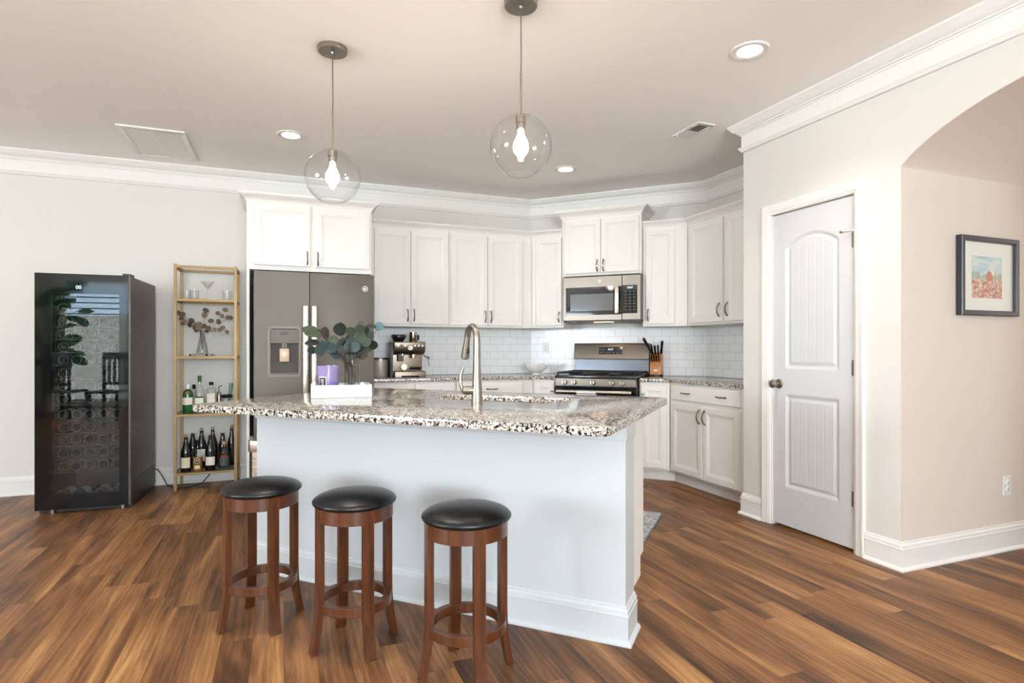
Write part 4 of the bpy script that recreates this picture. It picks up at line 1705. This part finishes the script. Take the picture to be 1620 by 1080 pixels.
spirit('liquor_bottle', 'tall clear liquor bottle with a green neck, third gold tier', -.655, 5.475, ZT,
       [(0, .003), (.035, 0), (.038, .006), (.038, .165), (.032, .195), (.015, .225), (.0125, .24), (.0125, .29), (0, .29)], M_GLASS,
       [(0, .26), (.0148, .26), (.0145, .312), (0, .312)], M_GREENG, GT, excl)
spirit('liquor_bottle', 'square-shouldered clear bottle with black cap and large white label', -.568, 5.468, ZT,
       [(0, .003), (.036, 0), (.039, .006), (.039, .185), (.035, .200), (.015, .210), (.0135, .235), (0, .235)], M_GLASS,
       [(0, .232), (.0165, .232), (.0165, .258), (0, .258)], M_BLACK, GT, lambda t: label_band(.0395, .04, .165, M_PAPER, t, 1.8))
t = thing('bottle_pourer', 'small steel jigger-topped shaker right of the white-label bottle', 'bar tool', (-.512, 5.50, ZT))
rev([(0, 0), (.017, 0), (.020, .12), (.014, .165), (.006, .175), (.006, .20), (0, .20)], 'shaker_body', M_NICKEL, t)
m_ = MB()
m_.tube([(0, 0, .198), (-.004, -.004, .21), (.016, -.008, .222), (.026, -.01, .219)], .004, 8)
m_.build('spout', M_DARK, t)
t = thing('glass_jar', 'short glass jar with a black rim on the third gold tier', 'jar', (-.450, 5.50, ZT))
rev([(0, .003), (.036, 0), (.038, .004), (.038, .115), (.036, .12), (.0345, .12), (.036, .115), (.036, .008), (0, .008)], 'jar_body', M_GLASS, t)
MB().lathe([(.0365, .120), (.0425, .120), (.0425, .146), (.0365, .146)], n=28, closed=True).build('rim_band', M_BLACK, t)
t = thing('glass_beaker', 'slanting pale glass beaker standing in the black-rimmed jar', 'glass', (-.446, 5.50, ZT + .012))
m_ = MB()
Mt = Matrix.Rotation(math.radians(7), 4, 'Y')
m_.lathe([(0, 0), (.012, 0), (.012, .10), (.016, .13), (.0125, .16), (.016, .225), (.020, .232), (.018, .232), (.0145, .225), (.011, .16), (.014, .13), (.010, .1), (.010, .004), (0, .004)], n=20, M=Mt)
m_.build('beaker_body', glass('green_tint_glass', (.78, .90, .86), 1.2, edge=.5), t, sharp=1)

# magazine, vase and acrylic stand on the second tier
ZM = tiers[2] + .0005
t = thing('coffee_table_book', 'black book with white spine lettering under the small glass vase', 'book', (-.640, 5.475, ZM), 0)
MB().box(-.085, .085, -.045, .135, .0, .017).build('cover', M_BLACK, t, bevel=.001)
MB().box(-.083, .0855, -.0, .1355, .002, .015).build('pages', M_PAPER, t)
m_ = MB()
for i in range(11):
    x = -.072 + i * .0098
    m_.box(x, x + .0068, -.0456, -.045, .005, .0125)
m_.box(.052, .064, -.0456, -.045, .005, .0125)
m_.box(.068, .078, -.0456, -.045, .004, .0135)
m_.build('spine_print', M_PAPER, t)
t = thing('bud_vase', 'small tapered glass vase holding dried eucalyptus on the gold shelf', 'vase', (-.640, 5.52, ZM + .0175))
rev([(0, .004), (.040, 0), (.044, .006), (.042, .03), (.030, .10), (.014, .165), (.0125, .180), (.016, .198), (.0145, .198), (.011, .180), (.0125, .165), (.028, .10), (.040, .03), (.041, .010), (0, .010)], 'vase_body', M_GLASS, t, sharp=1)
m_ = MB()
for k in range(5):
    a = k * 1.3
    m_.tube([(.034 * math.cos(a), .03 * math.sin(a), .012), (.018 * math.cos(a), .018 * math.sin(a), .10), (.004 * math.cos(a), .004 * math.sin(a), .175)], .0014, 6)
m_.build('glass_ribs', M_GREYM, t)


def disc_leaf(mb, c, r, nrm, roll, asp=1.0, mi=0, cup=.18):
    n = Vector(nrm).normalized()
    a = n.cross(Vector((0, 0, 1)))
    if a.length < .05:
        a = Vector((1, 0, 0))
    a.normalize()
    b = n.cross(a)
    ca, sa = math.cos(roll), math.sin(roll)
    a, b = a * ca + b * sa, b * ca - a * sa
    c = Vector(c)
    N = 14
    v = [c]
    for rr, lift in ((.55, cup * .25), (1.0, cup)):
        for i in range(N):
            q = 2 * PI * i / N
            ex = 1 + .10 * max(0, math.cos(q)) ** 6
            v.append(c + a * (r * rr * ex * math.cos(q)) + b * (r * asp * rr * math.sin(q)) + n * (r * lift * abs(math.sin(q)) ** 1.3))
    f = []
    for i in range(N):
        j = (i + 1) % N
        f.append((0, 1 + i, 1 + j))
        f.append((1 + i, 1 + N + i, 1 + N + j, 1 + j))
    mb.add(v, f, mi)


E_ = thing('dried_eucalyptus', 'brown dried eucalyptus sprigs in the small vase on gold shelf', 'dried plant', (-.640, 5.52, ZM + .0175))
pts = [(140, 450), (160, 497), (175, 540), (178, 462), (240, 515), (225, 545), (280, 550), (350, 420), (340, 460), (450, 445), (485, 470), (515, 418), (530, 480), (555, 485), (395, 515), (455, 520), (320, 565),
       (380, 580), (430, 590), (470, 590), (520, 610), (300, 580), (265, 575), (345, 560), (205, 530), (310, 545), (360, 600), (275, 590), (490, 575)]
rnd = random.Random(3)
lf, stm = MB(), MB()
for a, b in pts:
    x = (a - 327) / 1046
    z = .198 + (598 - b) / 1046
    y = rnd.uniform(-.05, .045)
    disc_leaf(lf, (x, y, z), rnd.uniform(.020, .027), (rnd.uniform(-.5, .5), -1, rnd.uniform(-.4, .5)), rnd.uniform(0, 6), .82, 0 if rnd.random() < .6 else 1)
    if rnd.random() < .5:
        stm.tube([(0, 0, .02), (x * .1, y * .1, .19), (x * .55, y * .7, .19 + (z - .19) * .6), (x, y + .003, z)], .0011, 5)
lf.build('leaves', [mk('dry_leaf', (122, 104, 86), .8), mk('dry_leaf_dark', (92, 80, 70), .8)], E_, sharp=1)
stm.build('stems', mk('dry_stem', (88, 72, 58), .8), E_, sharp=2)

t = thing('etched_glass_plate', 'clear glass plate leaning at the back right of second tier', 'glass plate', (-.498, 5.60, ZM))
m_ = MB()
m_.box(-.075, .075, -.004, .004, .0, .19, 0, Matrix.Rotation(-.16, 4, 'X'))
m_.build('plate', M_GLASS, t)

# glasses on the top tier
ZG = tiers[3] + .0005
t = thing('martini_glass', 'clear martini glass on the top tier of the gold shelf', 'glass', (-.600, 5.52, ZG))
rev([(0, 0), (.034, 0), (.034, .0015), (.006, .004), (.0028, .012), (.0028, .085), (.006, .092), (.054, .160), (.0525, .160), (.0, .094)], 'glass_body', M_THIN, t, sharp=1)


def tumbler(label, x, y, s=1.0):
    t = thing('tumbler', label, 'glass', (x, y, ZG), 0, 'clear tumblers on the top gold tier')
    rev([(0, 0), (.031 * s, 0), (.034 * s, .004), (.035 * s, .085 * s), (.0335 * s, .085 * s), (.0325 * s, .014), (0, .012)], 'glass_body', M_THIN, t, sharp=1)


tumbler('clear tumbler at far left of the top gold tier', -.752, 5.50, .8)
tumbler('clear tumbler, second from left on the top gold tier', -.700, 5.52)
tumbler('clear tumbler at the right end of the top gold tier', -.452, 5.52)

# ---------------------------------------------------------------- tray on the island
CZ = .9025
TX, TY = .291, 3.255
t = thing('wooden_tray', 'white rectangular wooden tray on the granite island', 'tray', (TX, TY, CZ), math.radians(-2))
m_ = MB()
hw, dp, hh = .158, .205, .068
m_.box(-hw, hw, 0, .012, 0, hh)
m_.box(-hw, hw, dp - .012, dp, 0, hh)
m_.box(-hw, -hw + .012, .012, dp - .012, 0, hh)
m_.box(hw - .012, hw, .012, dp - .012, 0, hh)
m_.build('rim', mk('white_wood', (216, 216, 215), .5), t, bevel=.001)
MB().box(-hw + .012, hw - .012, .012, dp - .012, .002, .010).build('base', mk('white_wood_base', (228, 228, 226), .5), t)
TZ = CZ + .0105
t = thing('candle', 'purple glass candle with a black label in the white tray', 'candle', (.226, 3.345, TZ))
M_PURP = mk('lavender_glass', (142, 130, 174), .12, coat=.3)
M_PURW = mk('lavender_wax', (122, 110, 166), .45)
m_ = MB()
m_.lathe([(.050, .006), (.0555, .075)], n=36, mi=0)
m_.lathe([(0, 0), (.047, 0), (.050, .006)], n=36, mi=0)
m_.build('wax_filled_base', M_PURW, t, sharp=1)
rev([(.0555, .075), (.0625, .160), (.0605, .160), (.0545, .077), (0, .077)], 'glass_rim', M_PURP, t, sharp=1)
lb = MB()
lb.lathe([(.0535, .036), (.0588, .102)], n=10, a0=-PI / 2 - .96, a1=-PI / 2 - .24)
lo = lb.build('label_border', M_PAPER, t, sharp=2)
lb = MB()
lb.lathe([(.0543, .041), (.0592, .097)], n=10, a0=-PI / 2 - .92, a1=-PI / 2 - .30)
lb.build('label', M_DARK, lo, sharp=2)
lb = MB()
for z, h0, h1 in ((.082, -.78, -.45), (.071, -.74, -.48), (.060, -.70, -.5)):
    r = .0543 + (z - .041) * .0875 + .0006
    lb.lathe([(r, z), (r + .0005, z + .0045)], n=6, a0=-PI / 2 + h0, a1=-PI / 2 + h1)
lb.build('label_print', M_PAPER, lo, sharp=2)

t = thing('glass_vase', 'clear glass vase with eucalyptus stems in the white tray', 'vase', (.352, 3.345, TZ))
rev([(0, .004), (.034, 0), (.040, .006), (.041, .05), (.041, .14), (.043, .185), (.050, .222), (.048, .222), (.0405, .185), (.0385, .14), (.0385, .05), (.037, .012), (0, .012)], 'vase_body', M_GLASS, t, sharp=1)
EU = thing('eucalyptus_bouquet', 'green round-leaf eucalyptus branches standing in the glass vase', 'plant', (.352, 3.345, TZ))
L = [(115, 215, 75, 45), (150, 265, 80, 38), (140, 355, 65, 35), (130, 430, 38, 42), (210, 430, 50, 62), (265, 250, 42, 68), (355, 320, 45, 42), (330, 410, 60, 52), (260, 375, 52, 38), (430, 200, 62, 68), (545, 235, 52, 58),
     (480, 370, 78, 64), (400, 480, 52, 52), (630, 290, 52, 78), (725, 280, 56, 58), (640, 200, 55, 42), (660, 145, 26, 40), (830, 170, 40, 47), (745, 170, 50, 20), (570, 420, 38, 48), (655, 470, 66, 62), (720, 400, 62, 52),
     (785, 375, 36, 48), (540, 500, 62, 48), (520, 620, 46, 58), (545, 330, 44, 84), (600, 350, 50, 60), (460, 430, 60, 40), (690, 340, 50, 50), (590, 480, 46, 46), (350, 440, 50, 40), (680, 205, 48, 34), (555, 290, 40, 44), (200, 240, 50, 36), (300, 370, 48, 40)]
tone = [2, 2, 0, 0, 1, 3, 2, 1, 1, 0, 2, 0, 1, 2, 1, 0, 2, 4, 0, 0, 3, 2, 0, 1, 3, 0, 2, 0, 2, 3, 1, 0, 2, 0, 1]
rnd = random.Random(11)
for i in range(16):
    q = rnd.uniform(0, 2 * PI)
    L.append((560 + 130 * math.cos(q) * rnd.random(), 360 + 110 * math.sin(q) * rnd.random(), rnd.uniform(40, 60), rnd.uniform(40, 62)))
    tone.append(rnd.choice([0, 0, 1, 2, 3]))
lf, stm = MB(), MB()
for (a, b, rx, rz_), tn in zip(L, tone):
    x = (a - 553) / 1990
    z = .257 + (407 - b) / 1990
    y = rnd.uniform(-.07, .06) if abs(x) > .03 or z > .24 else rnd.uniform(-.015, .015)
    r = max(rx, rz_) / 1990 * 1.16
    asp = .92
    # foreshortened leaves face up or sideways rather than the viewer
    k = min(rx, rz_) / max(rx, rz_)
    tilt = math.acos(min(1, k))
    if rz_ < rx:
        nn = (rnd.uniform(-.2, .2), -math.cos(tilt), math.sin(tilt))
    else:
        nn = (math.sin(tilt) * (1 if x < 0 else -1), -math.cos(tilt), rnd.uniform(-.1, .2))
    disc_leaf(lf, (x, y, z), r, nn, rnd.uniform(-.5, .5), asp, tn, .14)
    if rnd.random() < .45:
        stm.tube([(rnd.uniform(-.02, .02), rnd.uniform(-.02, .02), .015), (x * .15, y * .15, .16), (x * .6, y * .6, .16 + (z - .16) * .55 + .012), (x, y + .002, z)], .0016, 6)
stm.tube([(.01, 0, .05), (.06, 0, .24), (.11, .01, .345), (.125, .01, .395)], .0011, 5)
stm.tube([(0, 0, .05), (-.03, 0, .3), (-.06, 0, .40), (-.045, 0, .375)], .0011, 5)
lf.build('leaves', [mk('leaf_dark', (32, 43, 37), .6, var=.25, vscale=40), mk('leaf_blue', (52, 68, 69), .6, var=.2, vscale=40), mk('leaf_green', (57, 68, 49), .6, var=.2, vscale=40),
                    mk('leaf_brown', (68, 62, 54), .65, var=.2, vscale=40), mk('leaf_pale', (74, 100, 106), .6, var=.2, vscale=40)], EU, sharp=1.2)
stm.build('stems', mk('euc_stem', (66, 54, 44), .7), EU, sharp=2)
t = thing('ceramic_shaker', 'small white ceramic cone at the front right of tray', 'shaker', (.402, 3.292, TZ))
rev([(0, 0), (.016, 0), (.017, .006), (.011, .06), (.008, .068), (0, .07)], 'cone_body', M_WHITE, t)
t = thing('small_figurine', 'tiny pinkish ceramic piece at the left end of tray', 'ornament', (.150, 3.30, TZ))
rev([(0, 0), (.012, 0), (.014, .02), (.009, .045), (.012, .06), (.010, .075), (0, .082)], 'figurine_body', mk('pink_ceramic', (226, 206, 192), .4), t)

# ---------------------------------------------------------------- back worktop
t = thing('canister', 'plain brushed steel canister left of the espresso machine', 'canister', (.838, 5.52, CZ))
rev([(0, 0), (.067, 0), (.069, .003), (.069, .160), (0, .160)], 'canister_body', brushed('satin_canister', (206, 192, 178), .45, (2, 2, 200), metal=.4), t)
rev([(0, .160), (.0705, .160), (.0705, .172), (.066, .176), (0, .176)], 'lid', M_STEEL, t)

EM = thing('espresso_machine', 'stainless espresso machine with black bean hopper on the back worktop', 'espresso machine', (1.066, 5.30, CZ), math.radians(-3))
M_BRE = brushed('machine_steel', (136, 123, 109), .4, (200, 2, 2))
b_ = MB()
b_.box(-.150, .138, .12, .33, .02, .325)
b_.build('body', M_BRE, EM, bevel=.008, seg=2)
MB().box(-.162, -.140, .06, .33, .0, .325).build('side_panel', M_DARK, EM, bevel=.006, seg=2)
hd = MB()
hd.prism([(.0, .318), (.0, .272), (.018, .235), (.10, .205), (.145, .205), (.145, .325), (.006, .325)], -.132, .150, 0, Matrix(((0, 1, 0, 0), (1, 0, 0, 0), (0, 0, 1, 0), (0, 0, 0, 1))))
ho = hd.build('head', M_BRE, EM, bevel=.004, seg=2)
g = MB()
g.lathe([(0, 0), (.023, 0), (.023, .006), (.020, .009), (0, .009)], (.010, 0, .268), 24, M=Matrix.Rotation(PI / 2, 4, 'X'))
g.build('pressure_gauge', M_WHITEP, ho)
g = MB()
g.cyl((-.070, -.014, .290), .010, .014, 'y', 16)
g.build('grind_dial', M_DARK, ho)
for x in (-.10, -.036, .053, .087, .120):
    MB().cyl((x, -.004, .288), .007, .005, 'y', 14).build('button', M_STEELH, ho)
MB().lathe([(0, .325), (.040, .325), (.046, .335), (.070, .365), (.071, .385), (.066, .393), (0, .393)], (-.075, .16, 0), 28).build('bean_hopper', mk('smoke_plastic', (32, 27, 26), .12, coat=.4), EM)
g = MB()
g.box(-.100, -.045, .035, .11, .145, .215)
g.build('grinder_cradle', M_DARK, EM, bevel=.004)
g = MB()
g.cyl((-.055, .055, .195), .021, .02, 'z', 20)
g.build('grinder_outlet', M_CHROME, EM)
g = MB()
g.cyl((.045, .055, .178), .032, .030, 'z', 24)
g.build('group_head', M_STEELH, EM)
g = MB()
g.lathe([(.022, 0), (.029, 0), (.029, .03), (.022, .03)], (-.050, .0, .090), 24, closed=True, M=Matrix.Rotation(PI / 2 - .2, 4, 'X'))
g.lathe([(0, .006), (.0225, .006), (.0225, .010), (0, .010)], (-.050, .0, .090), 24, M=Matrix.Rotation(PI / 2 - .2, 4, 'X'))
g.tube([(-.022, .0, .086), (.0, .0, .084)], .008, 10)
pf = g.build('portafilter', M_STEELH, EM)
MB().tube([(.0, .0, .084), (.03, .0, .083), (.105, .0, .082)], [.010, .011, .013], 12).build('portafilter_handle', M_BLACK, pf)
g = MB()
g.prism([(-.130, .0), (.152, .0), (.152, .052), (-.130, .052)], -.01, .16)
g.build('drip_tray', M_BRE, EM, bevel=.005, seg=2)
MB().box(-.07, .09, -.0125, -.009, .002, .016).build('tray_notch', M_BLACK, EM)
g = MB()
g.box(-.125, .147, .0, .12, .052, .056)
g.build('drip_grate', M_DARK, EM)
g = MB()
g.sphere((.185, .05, .178), .013, 14, 10)
g.tube([(.140, .06, .20), (.165, .052, .185), (.182, .05, .178)], .007, 10)
g.tube([(.180, .05, .172), (.186, .046, .13), (.192, .04, .10)], .0035, 8)
g.build('steam_wand', M_CHROME, EM)
MB().lathe([(0, 0), (.018, 0), (.018, .012), (0, .012)], (.150, .09, .292), 20, M=Matrix.Rotation(PI / 2, 4, 'Y')).build('steam_dial', M_CHROME, EM)
p = FR(math.radians(-3), .065, .20)
t = thing('milk_pitcher', 'polished steel milk pitcher standing on the espresso machine', 'pitcher', (1.066 + p[0], 5.30 + p[1], CZ + .3255))
rev([(0, 0), (.036, 0), (.038, .004), (.037, .092), (.0355, .092), (.0355, .006), (0, .006)], 'pitcher_body', mk('polished_steel', (190, 178, 164), .1, 1.0), t)
p = FR(math.radians(-3), .104, .15)
t = thing('coffee_tamper', 'black-handled coffee tamper beside the steel pitcher', 'tamper', (1.066 + p[0], 5.30 + p[1], CZ + .3255))
rev([(0, 0), (.0135, 0), (.0135, .014), (0, .014)], 'tamper_base', M_CHROME, t)
rev([(0, .014), (.008, .014), (.012, .03), (.0125, .055), (.007, .066), (0, .068)], 'tamper_handle', M_BLACK, t)

# white bowl with a wavy rim
bw = MB()
n, rows = 48, []
for (r, z, wv) in [(0, 0.0, 0), (.034, 0.0, 0), (.036, .010, 0), (.034, .016, 0), (.062, .028, .1), (.094, .055, .35), (.116, .085, .8), (.124, .104, 1.0), (.121, .105, 1.0), (.112, .085, .8), (.090, .057, .35), (.058, .032, .1), (0, .024, 0)]:
    rows.append([(r * math.cos(2 * PI * i / n), r * math.sin(2 * PI * i / n), z + wv * .012 * math.cos(5 * 2 * PI * i / n + 1.1)) for i in range(n)])
v = [p_ for r_ in rows for p_ in r_]
f = []
for j in range(len(rows) - 1):
    for i in range(n):
        i2 = (i + 1) % n
        f.append((j * n + i, j * n + i2, (j + 1) * n + i2, (j + 1) * n + i))
bw.add(v, f)
o = bw.build('serving_bowl', M_WHITE, loc=(2.375, 5.395, CZ), sharp=1)
tag(o, 'white footed bowl with a wavy rim in the worktop corner', 'bowl')

# knife block
KB = thing('knife_block', 'light oak knife block on the worktop right of the range', 'knife block', FR(R45, -.972, 5.62, CZ), R45)
Mx = Matrix(((0, 1, 0, 0), (1, 0, 0, 0), (0, 0, 1, 0), (0, 0, 0, 1)))
m_ = MB()
m_.prism([(0, .012), (.0, .085), (.012, .112), (.085, .225), (.150, .190), (.150, .012)], -.052, .052, 0, Mx)
m_.build('wooden_body', M_BLOCK, KB, bevel=.003)
MB().box(-.012, .018, -.002, .0, .048, .064).build('label', M_PAPER, KB)
m_ = MB()
for x in (-.042, .042):
    for y in (.012, .138):
        m_.cyl((x, y, 0), .007, .0125, 'z', 10)
m_.build('feet', M_DARK, KB)
kn = 0
dirv = Vector((0, -.53, .85)).normalized()


def knife(x, y, z, L, label, r=.0085, lean=0.0, d=None):
    d = (Vector((lean, 0, 0)) + (d or dirv)).normalized()
    t = thing('kitchen_knife', label, 'knife', FR(R45, -.972 + x, 5.62 + y, CZ + z), R45, 'knives in the knife block')
    m_ = MB()
    m_.tube([d * 0, d * .012], r * .8, 10)
    m_.build('bolster', M_CHROME, t)
    m_ = MB()
    m_.tube([d * .012, d * (.012 + L * .4), d * (.012 + L * .85), d * (.012 + L)], [r * .9, r * .8, r, r * .75], 10, flat=1.5)
    m_.build('knife_handle', M_BLACK, t)


for i, x in enumerate((-.034, -.012, .010, .032)):
    knife(x, .026, .136, .062, f"short black knife handle, {['leftmost', 'second from left', 'third from left', 'rightmost'][i]} in the lower row of the block", .0075)
knife(-.036, .068, .200, .105, 'black knife handle, leftmost in the upper row of the block', .010, -.05)
knife(-.010, .070, .203, .090, 'black knife handle, second in the upper row of the block', .010)
knife(.018, .070, .203, .095, 'black knife handle, third in the upper row of the block', .010, .03)
knife(.042, .074, .208, .120, 'long black knife handle at the right end of the block', .0095, .12, Vector((0, -.2, 1)))
knife(-.046, .080, .214, .165, 'longest black handle leaning left out of the knife block', .0095, -.45, Vector((0, -.25, .9)))

# ---------------------------------------------------------------- framed picture on the hall wall
PX0, PX1, PZ0, PZ1 = 3.462, 3.975, 1.352, 1.795
PY = HALLY - .002
FRM = thing('framed_picture', 'small watercolor townscape in a black frame on the hall wall', 'picture', ((PX0 + PX1) / 2, PY, PZ0))
pw, ph = (PX1 - PX0) / 2, PZ1 - PZ0
m_ = MB()
m_.rings(-pw, pw, 0, ph, [(0, 0), (0, -.030), (.004, -.034), (.024, -.034), (.028, -.030), (.030, -.012)], back=True)
fr = m_.build('frame', mk('black_frame', (44, 44, 50), .35), FRM, sharp=.4)
MB().box(-pw + .030, pw - .030, -.0135, -.0122, .030, ph - .030).build('mat_board', M_PAPER, FRM)
# the little painting: sky, hills, town roofs, all flat on the sheet
ax0, ax1, az0, az1 = -.145, .125, .100, .335


def sheet(name, polys, mat, y):
    mm = MB()
    for p_ in polys:
        mm.prism(p_, y, y + .0003)
    return mm.build(name, mat, art)


def sky_mat():
    m, nt, b = base('watercolor_sky')
    n_ = noise(nt, mapping(nt, (6, 1, 30)), 1.2, 3, .5, .4)
    nt.links.new(ramp(nt, n_, [(.35, (150, 190, 205)), (.6, (222, 222, 212))]), b.inputs['Base Color'])
    b.inputs['Roughness'].default_value = .8
    return m


def roofs_mat():
    m, nt, b = base('watercolor_roofs')
    v_ = mapping(nt, (60, 1, 95))
    vo = nt.nodes.new('ShaderNodeTexVoronoi')
    vo.inputs['Scale'].default_value = 1.0
    nt.links.new(v_, vo.inputs['Vector'])
    sp = nt.nodes.new('ShaderNodeSeparateColor')
    nt.links.new(vo.outputs['Color'], sp.inputs[0])
    nt.links.new(ramp(nt, sp.outputs[0], [(.1, (150, 72, 50)), (.35, (204, 140, 104)), (.6, (232, 206, 178)), (.85, (196, 96, 66))]), b.inputs['Base Color'])
    b.inputs['Roughness'].default_value = .8
    return m


art = MB().prism([(ax0, az0), (ax1, az0), (ax1, az1), (ax0, az1)], -.0139, -.0135).build('watercolor', sky_mat(), FRM)
hill = [(ax0, .205)] + [(ax0 + (ax1 - ax0) * i / 16, .238 + .014 * math.sin(i * .9) + .008 * math.sin(i * 2.3)) for i in range(17)] + [(ax1, .205)]
sheet('painted_hills', [hill], mk('paint_hill', (150, 172, 150), .8, var=.3, vscale=70), -.0143)
town = [(ax0, az0)] + [(ax1, az0), (ax1, .198)] + [(ax1 - (ax1 - ax0) * i / 20, .198 + .006 * ((i * 7) % 3)) for i in range(1, 20)] + [(ax0, .200)]
sheet('painted_roofs', [town], roofs_mat(), -.0147)
dome = [(-.02, .200), (.04, .200), (.038, .220)] + [(.010 + .026 * math.cos(PI * i / 10), .222 + .030 * math.sin(PI * i / 10)) for i in range(11)] + [(-.018, .220)]
sheet('painted_dome', [dome, [(.009, .25), (.012, .25), (.0105, .268)]], mk('paint_red', (196, 84, 60), .8), -.0151)
sheet('painted_towers', [[(.062, .15), (.072, .15), (.072, .252), (.067, .262), (.062, .252)], [(-.088, .17), (-.080, .17), (-.080, .240), (-.084, .250), (-.088, .240)]], mk('paint_ochre', (184, 132, 92), .8), -.0151)
MB().box(-pw + .029, pw - .029, -.0185, -.0175, .029, ph - .029).build('glazing', M_PANE, FRM)

# ---------------------------------------------------------------- mat behind the island


def rug_mat():
    m, nt, b = base('woven_mat')
    v_ = mapping(nt, (46, 46, 1))
    vo = nt.nodes.new('ShaderNodeTexVoronoi')
    vo.inputs['Scale'].default_value = 1.0
    nt.links.new(v_, vo.inputs['Vector'])
    nt.links.new(ramp(nt, vo.outputs['Distance'], [(.2, (206, 206, 208)), (.6, (150, 152, 158))]), b.inputs['Base Color'])
    b.inputs['Roughness'].default_value = .95
    bp_ = nt.nodes.new('ShaderNodeBump')
    bp_.inputs['Strength'].default_value = .6
    bp_.inputs['Distance'].default_value = .004
    bp_.invert = True
    nt.links.new(vo.outputs['Distance'], bp_.inputs['Height'])
    nt.links.new(bp_.outputs[0], b.inputs['Normal'])
    return m


rg = thing('kitchen_mat', 'grey woven kitchen mat on the floor between island and range', 'rug', FR(R45, -1.18, 3.83), R45)
MB().slab(rrect(-.50, .50, -.35, .35, .02, 4), .0005, .011).build('woven_top', rug_mat(), rg)
MB().slab(rrect(-.507, .507, -.357, .357, .024, 4), .0005, .008).build('edge_binding', mk('mat_edge', (120, 121, 126), .9), rg)

# ---------------------------------------------------------------- what the cooler's glass mirrors: plant and dining chairs by the patio window
PL_ = thing('potted_plant', 'tall broad-leaved potted plant by the patio window, mirrored in the wine cooler', 'plant', (-4.72, -2.85, 0))
rev([(0, 0), (.14, 0), (.18, .32), (.165, .32), (.15, .29), (0, .28)], 'pot', M_WHITEP, PL_)
rnd = random.Random(5)
lf, stm = MB(), MB()
for i in range(30):
    a_ = rnd.uniform(0, 2 * PI)
    z = rnd.uniform(.9, 2.45)
    r_ = rnd.uniform(.15, .5)
    x, y = r_ * math.cos(a_), r_ * math.sin(a_)
    stm.tube([(0, 0, .28), (x * .2, y * .2, z * .6), (x * .6, y * .6, z * .95), (x, y, z)], .008, 6)
    disc_leaf(lf, (x * 1.25, y * 1.25, z - .03), rnd.uniform(.13, .20), (x * .6, y * .6 + .5, .7), rnd.uniform(0, 6), .66, 0, .2)
lf.build('leaves', mk('plant_leaf', (44, 96, 46), .4), PL_, sharp=1.2)
stm.build('stems', mk('plant_stem', (70, 90, 52), .6), PL_, sharp=2)


def dining_chair(label, x, y, rz):
    t = thing('dining_chair', label, 'chair', (x, y, 0), rz, 'dark dining chairs by the patio window')
    MB().box(-.23, .23, -.22, .22, .43, .47).build('seat', M_DARK, t, bevel=.008)
    for sx_ in (-1, 1):
        MB().box(sx_ * .21 - .02, sx_ * .21 + .02, .17, .21, 0, 1.10).build('rear_leg', M_DARK, t, bevel=.004)
        MB().box(sx_ * .21 - .02, sx_ * .21 + .02, -.21, -.17, 0, .43).build('front_leg', M_DARK, t, bevel=.004)
    bk = MB()
    bk.box(-.19, .19, .175, .205, .98, 1.10)
    bk.box(-.19, .19, .18, .20, .55, .60)
    for i in range(4):
        bk.box(-.15 + i * .085, -.105 + i * .085, .183, .197, .60, .98)
    bk.build('slat_back', M_DARK, t)
    return t


dining_chair('dark slat-back dining chair, left one mirrored in the wine cooler', -4.0, -1.6, .3)
dining_chair('dark slat-back dining chair, right one mirrored in the wine cooler', -3.25, -1.3, PI + .2)
